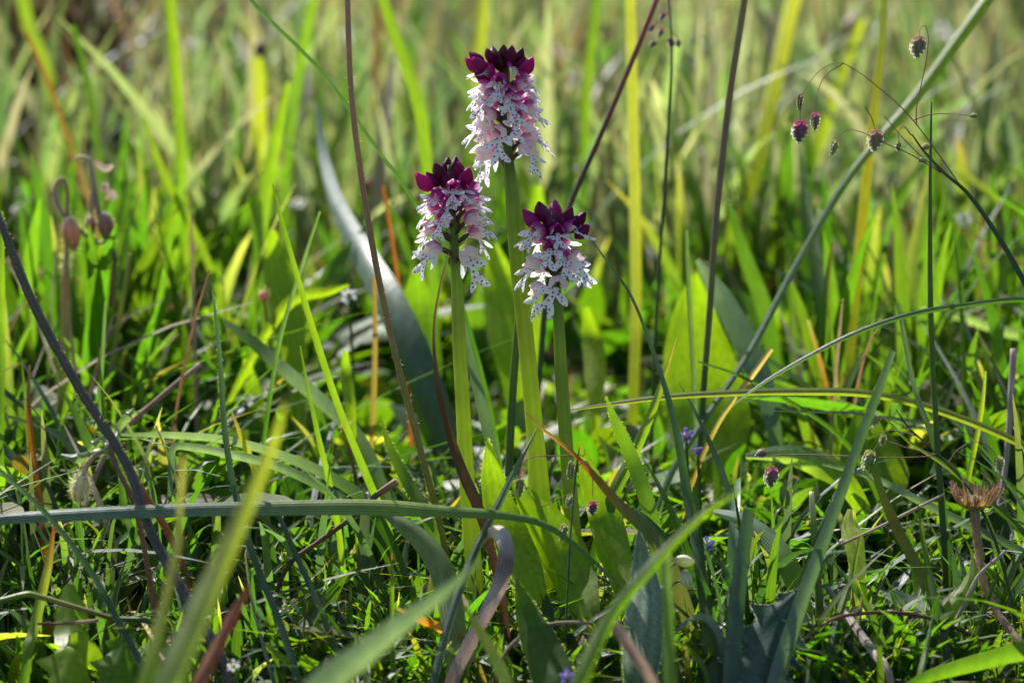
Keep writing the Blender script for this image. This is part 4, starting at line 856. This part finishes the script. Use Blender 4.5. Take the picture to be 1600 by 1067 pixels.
leaf('spatula_leaf', 'small glowing spatula leaf in the dark gap beside the tall brown stem', [(540, 548, .66), (540, 575, .66), (543, 600, .658), (548, 640, .655)], [8, 20, 18, 6], [LG, LG, LG], fold=0.2)
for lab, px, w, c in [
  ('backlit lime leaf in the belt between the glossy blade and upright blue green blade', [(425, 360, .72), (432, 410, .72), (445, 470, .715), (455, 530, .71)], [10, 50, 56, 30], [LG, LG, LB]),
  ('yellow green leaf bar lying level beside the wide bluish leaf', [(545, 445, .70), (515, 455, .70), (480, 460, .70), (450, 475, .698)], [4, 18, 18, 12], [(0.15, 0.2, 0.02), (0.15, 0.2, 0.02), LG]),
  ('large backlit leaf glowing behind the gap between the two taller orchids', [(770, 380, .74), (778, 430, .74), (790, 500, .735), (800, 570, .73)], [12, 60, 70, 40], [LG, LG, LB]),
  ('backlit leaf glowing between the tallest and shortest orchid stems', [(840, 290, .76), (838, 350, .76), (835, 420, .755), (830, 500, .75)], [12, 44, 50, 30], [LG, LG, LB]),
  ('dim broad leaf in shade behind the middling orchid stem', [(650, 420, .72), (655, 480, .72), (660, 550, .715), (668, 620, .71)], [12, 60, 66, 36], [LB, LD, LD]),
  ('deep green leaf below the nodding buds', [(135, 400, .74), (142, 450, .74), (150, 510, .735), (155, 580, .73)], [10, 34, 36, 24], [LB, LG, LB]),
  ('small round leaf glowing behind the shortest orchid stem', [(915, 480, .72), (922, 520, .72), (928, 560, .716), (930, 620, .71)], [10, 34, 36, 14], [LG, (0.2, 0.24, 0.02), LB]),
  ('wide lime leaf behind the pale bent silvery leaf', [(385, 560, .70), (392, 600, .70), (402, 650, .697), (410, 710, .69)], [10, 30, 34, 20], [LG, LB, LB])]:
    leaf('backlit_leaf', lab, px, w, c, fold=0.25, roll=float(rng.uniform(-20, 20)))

# ------------------------------------------------------------------ quaking grass
def spikelet_mesh(seed, purple):
    r = np.random.default_rng(seed)
    b = Buf()
    rows = 5
    W = lambda t: 10.5 * math.sin(math.pi * (0.24 + 0.70 * t)) ** 0.9
    ctop = np.array((0.32, 0.05, 0.17)) * purple + np.array((0.26, 0.32, 0.10)) * (1 - purple)
    clow = np.array((0.13, 0.10, 0.14)) * purple + np.array((0.26, 0.34, 0.10)) * (1 - purple)
    tube(b, np.array([(0, 0, 1), (0, 0, -4), (0, 0, -11), (0, 0, -18), (0, 0, -25), (0, 0, -29)]) * U, np.array([1, 4.4, 5.2, 4.2, 2.4, .4]) * U, [ctop, clow, clow], n=14, sides=10)
    for k in range(rows):
        t = k / (rows - 1)
        z0 = 1 - 22 * t
        c = ctop * (1 - t) ** 1.5 + clow * (1 - (1 - t) ** 1.5)
        for sg in (-1, 1):
            for yv in (-1, 1):
                w_ = W(t)
                q = spline([(sg * .4, yv * 2.2, z0 + 1), (sg * w_ * .62, yv * 4.2 * (1 - .4 * t), z0 - 2.2), (sg * w_ * 1.0, yv * 3.0, z0 - 5.4), (sg * w_ * 1.08, yv * 2.4, z0 - 8.6 + 1.5 * t)], 8) * U
                wv = np.array([2.0, 5.0, 6.4, 6.8, 6.2, 4.6, 2.6, .6]) * U * (1 - .35 * t)
                cc = np.array([c * .8, c, c, c, c * .9, (0.55, 0.55, 0.46), (0.85, 0.85, 0.75), (0.85, 0.85, 0.75)])
                ribbon(b, q, wv, cc, fold=-0.3 * yv, n=8, cross=5, view=(0, 1, 0))
    return b.mesh('spikelet', M['spikelet'])
SPK = [spikelet_mesh(1, 1.0), spikelet_mesh(2, 0.55), spikelet_mesh(3, 0.15), spikelet_mesh(4, 0.8)]

def briza(label, culm, culm_w, branches, spk, depth, group='quaking grass plants with hanging spikelets'):
    pts = rooted([P(a, c, d) for a, c, d in culm])
    base = pts[-1].copy()
    root = link('quaking_grass', None, base, label=label, cat='quaking grass', group=group); root.empty_display_size = 0.01
    b = Buf()
    wi = np.interp(np.linspace(0, 1, len(pts)), np.linspace(0, 1, len(culm_w)), culm_w) * K * depth / 2
    tube(b, pts, wi, [(0.14, 0.08, 0.07), g1, gd, g1, g1], n=40)
    link('stem', b.mesh('stem', M['stem'], base), parent=root)
    for br_ in branches:
        b = Buf()
        bp_ = [P(a, c, depth + (q[0] if q else 0)) for a, c, *q in br_]
        tube(b, bp_, np.array([1.7, 1.3, 1.0]) * K * depth / 2 * 1.15, [(0.16, 0.09, 0.08), (0.26, 0.11, 0.11), (0.28, 0.2, 0.18)], n=6 * len(br_), sides=6)
        link('branch', b.mesh('branch', M['stem'], base), parent=root)
    for k, (px, py, kind, sc, rot, spin) in enumerate(spk):
        o = link('spikelet', SPK[kind], parent=root)
        o.matrix_local = Matrix.Translation(Vector(P(px, py, depth) - base)) @ Euler((0.1, math.radians(rot), math.radians(spin))).to_matrix().to_4x4() @ Matrix.Scale(sc, 4)
    return root

briza('quaking grass arching over with purple tinged hanging spikelets and fine branches',
      [(1425, 210, .595), (1440, 232, .595), (1475, 270, .595), (1510, 300, .595), (1560, 370, .593), (1600, 440, .59), (1680, 600, .585)], [2.5, 5, 8, 9, 10, 10, 10],
      [[(1500, 290), (1462, 235), (1428, 190), (1400, 160), (1370, 135), (1340, 112), (1310, 98), (1280, 112), (1258, 140), (1250, 155)],
       [(1318, 99), (1290, 118), (1276, 150), (1274, 180)],
       [(1252, 160), (1250, 180), (1251, 192)],
       [(1470, 270), (1420, 240), (1385, 225), (1350, 208), (1325, 203), (1312, 212), (1308, 224)],
       [(1470, 268), (1440, 245), (1410, 215), (1380, 180)],
       [(1352, 168), (1362, 185), (1368, 205)],
       [(1424, 212), (1412, 198), (1405, 205), (1404, 222)],
       [(1432, 196), (1432, 170), (1440, 130), (1448, 90), (1450, 55), (1444, 40), (1438, 45), (1437, 60)],
       [(1428, 188), (1450, 180), (1490, 178), (1525, 182)]],
      [(1251, 148, 1, .85, 0, 65), (1251, 192, 0, 1.15, 4, 10), (1274, 178, 3, .95, -8, 50), (1306, 222, 2, .85, 28, 55), (1369, 206, 1, 1.15, 3, 20), (1404, 222, 2, .55, 0, 30), (1436, 60, 1, 1.15, 4, 15), (1526, 181, 2, .4, 80, 0), (1452, 228, 2, .5, 70, 0), (1446, 250, 2, .45, 80, 0)],
      .595)
briza('low quaking grass with pale green spikelets over the rounded yellow green leaf',
      [(1400, 640, .585), (1420, 668, .585), (1455, 700, .585), (1500, 745, .583), (1530, 790, .58), (1560, 860, .575)], [2, 3, 4, 5, 6, 6],
      [[(1455, 700), (1420, 672), (1390, 655), (1370, 648)], [(1430, 680), (1395, 672), (1382, 675), (1380, 682)], [(1470, 712), (1400, 715), (1320, 712), (1240, 710), (1212, 712), (1206, 730)], [(1470, 712), (1420, 700), (1378, 690), (1364, 705)], [(1480, 725), (1500, 700), (1530, 690), (1552, 705), (1560, 720)]],
      [(1372, 650, 2, .95, 60, 20), (1380, 680, 2, .6, 0, 40), (1206, 732, 3, 1.1, 0, 30), (1360, 706, 2, 1.1, 12, 40), (1196, 706, 3, .6, 70, 10), (1560, 716, 2, .9, -20, 40), (1240, 745, 1, .6, 10, 20)], .585)
briza('quaking grass with small violet spikelets drooping at the orchid feet',
      [(905, 700, .575), (900, 740, .575), (895, 790, .572), (890, 860, .568)], [2, 3, 3, 4],
      [[(900, 730), (915, 720), (925, 745), (926, 775)], [(895, 712), (860, 712), (830, 715), (808, 735), (806, 748)], [(896, 770), (870, 780), (845, 790), (810, 745)]],
      [(926, 785, 0, .75, 0, 30), (813, 752, 2, .9, 0, 60), (893, 722, 2, 1.0, 0, 70), (893, 776, 2, .8, 60, 70), (883, 820, 2, .9, 20, 60)], .575)
# small spikelet held on the jointed stem, and the reddish stem's loose seed cluster
briza('reddish meadow grass with a loose cluster of small mauve florets',
      [(1042, -30, .68), (1048, 30, .68), (1050, 90, .68), (1045, 180, .68), (1038, 300, .68), (1030, 420, .68)], [3, 4, 5, 5, 6, 6],
      [[(1046, 20), (1030, 30), (1020, 45)], [(1049, 60), (1035, 65), (1022, 70)], [(1049, 50), (1058, 58), (1060, 66)]],
      [(1020, 40, 3, .55, 30, 20), (1034, 46, 3, .6, 20, 40), (1048, 62, 0, .6, -10, 0), (1024, 66, 3, .5, 50, 0), (1060, 64, 3, .45, 0, 0), (1036, 22, 0, .5, 20, 30)], .68, group='meadow grasses in seed')

# ------------------------------------------------------------------ dry seed head
def seed_head():
    dep = .578
    top = P(1522, 790, dep)
    pts = rooted([top, P(1528, 850, .577), P(1534, 900, .574), P(1558, 955, .57), P(1600, 1015, .563)])
    base = pts[-1].copy()
    root = link('dry_flower_head', None, base, label='dry brown daisy like seed head on a pinkish downy stem', cat='seed head'); root.empty_display_size = .01
    b = Buf(); tube(b, pts, np.array([8, 6, 6, 6, 6, 7]) * U, [(0.2, 0.16, 0.07), (0.34, 0.22, 0.15), (0.36, 0.24, 0.17), (0.34, 0.24, 0.17)], n=36); hairs(b, pts, [6 * U, 6 * U], 700, 0.0004)
    link('stem', b.mesh('stem', M['stem'], base), parent=root)
    b = Buf(); tube(b, [top + np.array([0, 0, -4 * U]), top, top + np.array([0, 0, 9 * U]), top + np.array([0, 0, 13 * U])], np.array([7, 18, 21, 15]) * U, [(0.2, 0.16, 0.05), (0.3, 0.24, 0.08), (0.16, 0.1, 0.06)], n=10, sides=14)
    link('receptacle', b.mesh('receptacle', M['dry'], base), parent=root)
    for k in range(46):
        ring = k % 2
        a = k / 46 * 2 * math.pi + rng.normal(0, .06)
        d = np.array([math.cos(a), math.sin(a), 0])
        hgt = rng.uniform(26, 38) - 4 * ring
        out = rng.uniform(34, 46) - 8 * ring
        p = [top + d * 13 * U + np.array([0, 0, -2 * U]), top + d * 24 * U + np.array([0, 0, 6 * U]), top + d * out * 0.88 * U + np.array([0, 0, hgt * 0.65 * U]), top + d * out * U + np.array([0, 0, hgt * U])]
        b = Buf(); ribbon(b, p, np.array([3.5, 5, 4.2, 2.2]) * U, [(0.5, 0.42, 0.14), (0.5, 0.38, 0.14), (0.3, 0.19, 0.12), (0.26, 0.17, 0.14)], n=9, cross=3, fold=0.5, roll=float(rng.uniform(-30, 30)))
        hairs(b, p[2:], [U, U], 5, 0.0005)
        link('bract', b.mesh('bract', M['dry'], base), parent=root)
seed_head()

# ------------------------------------------------------------------ nodding buds
def ovoid(b, c, axis, ln, rad, cols, sides=10):
    ax = norm(np.asarray(axis, float)); pts = [c + ax * ln * s for s in (-.5, -.4, -.2, 0.05, 0.3, 0.5)]
    tube(b, pts, np.array([.35, .75, 1, .98, .68, .18]) * rad, cols, n=14, sides=sides, ridges=0.05)

def nodding():
    dep = .70
    q = K * dep
    base = P(95, 720, dep); base[2] = gz(base[0], base[1]) - .003
    root = link('nodding_bud_plant', None, base, label='hairy plant with nodding purplish buds on hooked stalks', cat='wildflower'); root.empty_display_size = .01
    def st(name, pts, w, cols, hair=120):
        b = Buf(); pp = [P(a, c, dep) for a, c in pts]
        tube(b, pp, np.array(w) * q / 2, cols, n=6 * len(pts)); hairs(b, pp, np.array(w) * q / 2, hair, .0008)
        link(name, b.mesh(name, M['stem'], base), parent=root)
    b = Buf(); pp = [P(103, 395, dep), P(103, 430, dep), P(102, 520, dep), P(95, 640, dep), base]
    tube(b, pp, np.array([8, 16, 15, 13, 13]) * q / 2, [(0.3, 0.2, 0.14), (0.32, 0.24, 0.1), yl, yl, g2], n=30); hairs(b, pp[:2], [8 * q, 8 * q], 250, .001)
    link('stem', b.mesh('stem', M['stem'], base), parent=root)
    st('stalk', [(103, 400), (104, 330), (104, 292), (97, 280), (87, 290), (88, 315), (98, 332), (107, 342)], [7, 7, 6, 6, 7, 8, 8, 8], [(0.3, 0.22, 0.1), (0.3, 0.18, 0.12), (0.3, 0.24, 0.26), (0.26, 0.2, 0.24)])
    st('stalk', [(175, 480), (178, 400), (160, 360), (150, 310), (143, 270), (138, 250), (122, 247), (118, 252)], [6, 6, 7, 8, 8, 8, 9, 7], [br, (0.13, 0.06, 0.05), (0.18, 0.13, 0.17), (0.26, 0.2, 0.26), vi, vi])
    st('stalk', [(110, 345), (128, 362), (150, 380), (172, 375)], [6, 6, 5, 5], [(0.2, 0.13, 0.1), (0.12, 0.1, 0.05)], 40)
    st('stalk', [(142, 300), (143, 325), (141, 342)], [7, 7, 7], [vi, (0.25, 0.2, 0.22)], 40)
    for px, py, ax, ln, rd_, cols in ((112, 366, (0.12, 0, -1), 54, 15, [(0.34, 0.26, 0.26), (0.5, 0.28, 0.22), (0.44, 0.25, 0.18), (0.3, 0.22, 0.1)]), (166, 356, (.15, .1, -1), 50, 13, [(0.3, 0.22, 0.26), (0.26, 0.13, 0.15), (0.24, 0.15, 0.11), (0.18, 0.15, .08)]), (142, 352, (0, .3, -1), 30, 9, [(0.4, 0.3, 0.32), (0.3, 0.14, 0.16), (0.16, 0.1, .06)])):
        b = Buf(); c = P(px, py, dep); ovoid(b, c, ax, ln * q, rd_ * q, cols)
        hairs(b, [c - np.array([0, 0, ln * .4 * q]), c + np.array([0, 0, ln * .4 * q])], [rd_ * q, rd_ * q], 140, .0008)
        link('bud', b.mesh('bud', M['stem'], base), parent=root)
    for pts, w in (([(140, 250), (152, 256), (166, 264), (176, 258)], [6, 10, 12, 6]), ([(158, 300), (164, 288), (166, 300)], [5, 12, 8]), ([(165, 312), (174, 302), (180, 312)], [6, 14, 9])):
        b = Buf(); ribbon(b, [P(a, c, dep) for a, c in pts], np.array(w) * q, [(0.5, 0.32, 0.22), (0.66, 0.56, 0.48), (0.7, 0.62, 0.52)], n=12)
        link('withered_petal', b.mesh('withered_petal', M['dry'], base), parent=root)
nodding()

# ------------------------------------------------------------------ downy sprig by the purple stem
def sprig():
    dep = .568
    base = P(255, 850, dep); base[2] = gz(base[0], base[1]) - .003
    root = link('downy_sprig', None, base, label='small downy sprig of grey green leaves with a woolly bud by the purple stem', cat='wildflower'); root.empty_display_size = .01
    b = Buf(); pp = [P(172, 690, dep), P(178, 720, dep), P(210, 790, dep), base]
    tube(b, pp, np.array([3, 4, 4, 4]) * U, [(0.2, 0.13, 0.1), (0.2, 0.1, 0.08)], n=20); hairs(b, pp, [4 * U] * 4, 150, .0006); link('stem', b.mesh('stem', M['stem'], base), parent=root)
    for pts, w in (([(178, 690), (186, 668), (200, 648), (210, 638)], [4, 11, 12, 3]), ([(176, 700), (150, 708), (120, 716), (95, 710)], [5, 13, 16, 3]), ([(176, 692), (160, 672), (148, 660), (138, 662)], [4, 14, 14, 3]), ([(174, 702), (160, 690), (146, 694), (136, 708)], [4, 12, 12, 3]), ([(172, 690), (164, 672), (152, 668)], [4, 14, 8])):
        b = Buf(); pp = [P(a, c, dep + .004 * (i % 2)) for i, (a, c) in enumerate(pts)]
        ribbon(b, pp, np.array(w) * U, [gl, (0.16, 0.22, 0.12), gl], n=14, fold=0.5)
        link('leaf', b.mesh('leaf', M['glaucous'], base), parent=root)
    b = Buf(); pp = [P(160, 705, dep), P(140, 720, dep), P(128, 745, dep)]; tube(b, pp, np.array([3.5, 3.5, 5]) * U, [(0.26, 0.22, 0.2), vi], n=12); link('stalk', b.mesh('stalk', M['stem'], base), parent=root)
    b = Buf(); c = P(125, 763, dep); ovoid(b, c, (-.3, 0, -1), 42 * U, 13 * U, [(0.36, 0.38, 0.3), (0.4, 0.36, 0.34), (0.42, 0.34, 0.4)])
    hairs(b, [c + np.array([0, 0, 15 * U]), c - np.array([0, 0, 15 * U])], [12 * U, 12 * U], 420, .0011)
    link('woolly_bud', b.mesh('woolly_bud', M['stem'], base), parent=root)
sprig()

# ------------------------------------------------------------------ small flowers
def floret(name, label, px, py, dep, rad, n, col, mid, group, face=(0, -0.6, 0.8), cat='flower', lean=0.0):
    c = P(px, py, dep)
    q = K * dep
    base = c + np.array([lean, 0.004, 0]); base[2] = gz(base[0], base[1]) - .002
    root = link(name, None, base, label=label, cat=cat, group=group); root.empty_display_size = .005
    b = Buf(); tube(b, [c, (c + base) / 2 + np.array([.001, 0, .002]), base], np.array([2.4, 2.4, 2.8]) * q * max(1, rad / 14), [g2, g1], n=12, sides=6); link('stem', b.mesh('stem', M['stem'], base), parent=root)
    fz = norm(np.asarray(face, float)); ax = norm(np.cross(fz, [1, 0, .1])); ay = np.cross(fz, ax)
    b = Buf(); tube(b, [c - fz * rad * .2 * q, c, c + fz * rad * .22 * q], np.array([.2, .42, .16]) * rad * q, [mid, mid], n=6, sides=9); link('disc', b.mesh('disc', M['stem'], base), parent=root)
    for k in range(n):
        a = 2 * math.pi * k / n + rng.normal(0, .1)
        d = ax * math.cos(a) + ay * math.sin(a)
        b = Buf(); ribbon(b, [c + d * rad * .2 * q, c + (d * .65 + fz * .12) * rad * q, c + (d + fz * rng.uniform(-.1, .25)) * rad * q], np.array([.25, .62 * 6 / (n + 1), .25]) * rad * q, [col, col], n=8, cross=3, view=tuple(fz))
        link('petal', b.mesh('petal', M['petal'], base), parent=root)
M['petal'] = plant_mat('petal', 0.45, (1.05, 1.05, 1.05), rough=0.5, spec=0.3, veins=4, mottle=0.15)
WH, LV = (0.82, 0.80, 0.78), (0.22, 0.15, 0.55)
floret('daisy', 'large blurred white daisy far off above the pale meadow', 362, 22, 1.5, 30, 12, WH, (0.6, 0.45, 0.05), 'white meadow flowers')
for k, (px, py, dep, rad, lab) in enumerate([
    (290, 172, 1.0, 15, 'small white bloom behind the bright lime green upright blade'), (28, 326, .85, 11, 'tiny white bloom beside the nodding bud plant'), (34, 300, .9, 9, 'tiny white bloom behind the smooth upright blade'),
    (545, 462, .70, 14, 'small white bloom facing down beside the yellow green leaf bar'), (905, 130, 1.1, 24, 'pale white bloom beyond the tallest orchid spike'), (945, 115, 1.15, 16, 'soft white bloom above the slanting reddish stem'),
    (1505, 342, .80, 13, 'white bloom beyond the straight jointed stem'), (1150, 150, 1.2, 20, 'whitish blurred bloom behind the dark upright stem'), (300, 70, 1.1, 10, 'mauve white speck of a bloom near the far daisy'), (1020, 400, .9, 14, 'pale bloom by the straight yellow stalk'),
    (365, 1040, .53, 12, 'small white bud like bloom low by the rust leaf')]):
    floret('white_flower', lab, px, py, dep, rad, 6, WH, (0.4, 0.4, 0.12), 'white meadow flowers', face=(rng.uniform(-.4, .4), -.7, rng.uniform(.2, .9)))
for px, py, dep, rad in [(18, 250, 1.0, 9), (60, 345, .95, 8), (190, 20, 1.3, 20), (330, 300, .95, 9), (465, 320, .9, 10), (620, 330, .9, 9), (1010, 330, 1.0, 16), (1080, 250, 1.1, 18), (1240, 330, 1.0, 14), (1420, 350, .95, 11), (1560, 300, .95, 12), (1470, 60, 1.3, 22), (1180, 60, 1.35, 26), (870, 90, 1.2, 18), (540, 60, 1.2, 16)]:
    floret('white_flower', 'tiny whitish bloom dotted through the soft focus meadow grass', px, py, dep, rad * 1.5, 5, WH, (0.4, 0.4, 0.2), 'whitish blooms dotted through the meadow', face=(rng.uniform(-.4, .4), -.4, rng.uniform(.5, 1)))
for px, py, dep, rad, lab in [(1072, 680, .625, 13, 'violet blue flower just behind the dark curved blade'), (1090, 702, .62, 9, 'smaller violet blue flower under the yellowish level blade'), (1105, 850, .578, 13, 'violet blue flower beside the broad dark blade'), (886, 1056, .53, 13, 'violet blue flower low by the dark downy leaf')]:
    floret('violet_flower', lab, px, py, dep, rad, 5, LV, (0.5, 0.45, 0.5), 'violet blue flowers in the turf', face=(rng.uniform(-.3, .3), -.9, .4))
for px, py, dep, rad, lab in [(408, 76, .98, 12, 'dark round seed head above the yellow lit blade'), (412, 462, .70, 8, 'pink and maroon bud by the glossy bright green blade'), (540, 668, .64, 8, 'pinkish bud near the brown stem foot'), (575, 290, .95, 13, 'rusty seed head behind the tall brown stem'), (1335, 40, 1.0, 16, 'mauve blurred seed head behind the quaking grass')]:
    c = P(px, py, dep); q = K * dep
    base = c + np.array([.002, .004, 0]); base[2] = gz(base[0], base[1]) - .002
    root = link('seed_bud', None, base, label=lab, cat='seed head', group='dark and pink seed heads in the grass'); root.empty_display_size = .005
    cols = {408: [(0.12, 0.07, 0.07), (0.1, 0.05, 0.05)], 412: [(0.6, 0.3, 0.28), (0.5, 0.22, 0.2)], 540: [(0.55, 0.22, 0.16), (0.4, 0.16, 0.1)], 575: [(0.4, 0.16, 0.05), (0.24, 0.1, 0.05)], 1335: [(0.26, 0.16, 0.2), (0.2, 0.12, 0.14)]}[px]
    b = Buf(); ovoid(b, c, (0.2, 0, 1), rad * 2.2 * q, rad * q, cols); hairs(b, [c, c + np.array([0, 0, rad * q])], [rad * q] * 2, 60, rad * q * .4); link('bud', b.mesh('bud', M['stem'], base), parent=root)
    b = Buf(); tube(b, [c, (c + base) / 2 + np.array([.002, 0, 0]), base], np.array([2.6, 2.6, 3]) * q, [br, (0.12, 0.1, 0.04)], n=12, sides=6); link('stem', b.mesh('stem', M['stem'], base), parent=root)

# ------------------------------------------------------------------ dead tussock far off
def tussock(px, py, dep, label, n, hh, cols):
    c = P(px, py, dep); c[2] = gz(c[0], c[1])
    b = Buf()
    for k in range(n):
        a = rng.uniform(0, 2 * math.pi); l = rng.uniform(.05, .5); h = hh * rng.uniform(.6, 1.1)
        q = c + np.array([rng.normal(0, .012), rng.normal(0, .012), -.002])
        d = np.array([math.cos(a), math.sin(a), 0])
        ribbon(b, [q, q + d * h * l * .3 + np.array([0, 0, h * .55]), q + d * h * l + np.array([0, 0, h])], np.array([.004, .005, .001]), [cols[rng.integers(0, len(cols))] * rng.uniform(.6, 1.3)] * 2, n=7, cross=3, view=(0, 1, 0), roll=float(rng.uniform(-60, 60)))
    link('dead_tussock', b.mesh('dead_tussock', M['dry'], c), c, label=label, cat='tussock')
DK = np.array([[0.05, 0.035, 0.025], [0.08, 0.055, 0.035], [0.04, 0.04, 0.02]])
tussock(85, 330, 1.15, 'dark brown dead tussock in the blurred meadow beyond the nodding buds', 110, .12, DK)

for px, py, dep, lab in [(1070, 876, .565, 'white woolly bud lying level beside the dark curved blade'), (1073, 905, .563, 'pale woolly bud hanging beside the dark curved blade')]:
    c = P(px, py, dep); base = c + np.array([-.003, .004, 0]); base[2] = gz(base[0], base[1]) - .002
    root = link('woolly_bud', None, base, label=lab, cat='bud', group='white woolly buds by the dark curved blade'); root.empty_display_size = .005
    b = Buf(); ovoid(b, c, (1, 0, -.1) if py < 890 else (.25, 0, -1), 30 * U, 9 * U, [(0.3, 0.32, 0.2), (0.6, 0.6, 0.5), (0.66, 0.66, 0.6)]); link('bud', b.mesh('bud', M['stem'], base), parent=root)
    b = Buf(); tube(b, [c, c + np.array([-.003, .002, -.002]), base], np.array([2, 2, 2.4]) * U, [(0.14, 0.14, 0.06), g1], n=12, sides=6); link('stem', b.mesh('stem', M['stem'], base), parent=root)
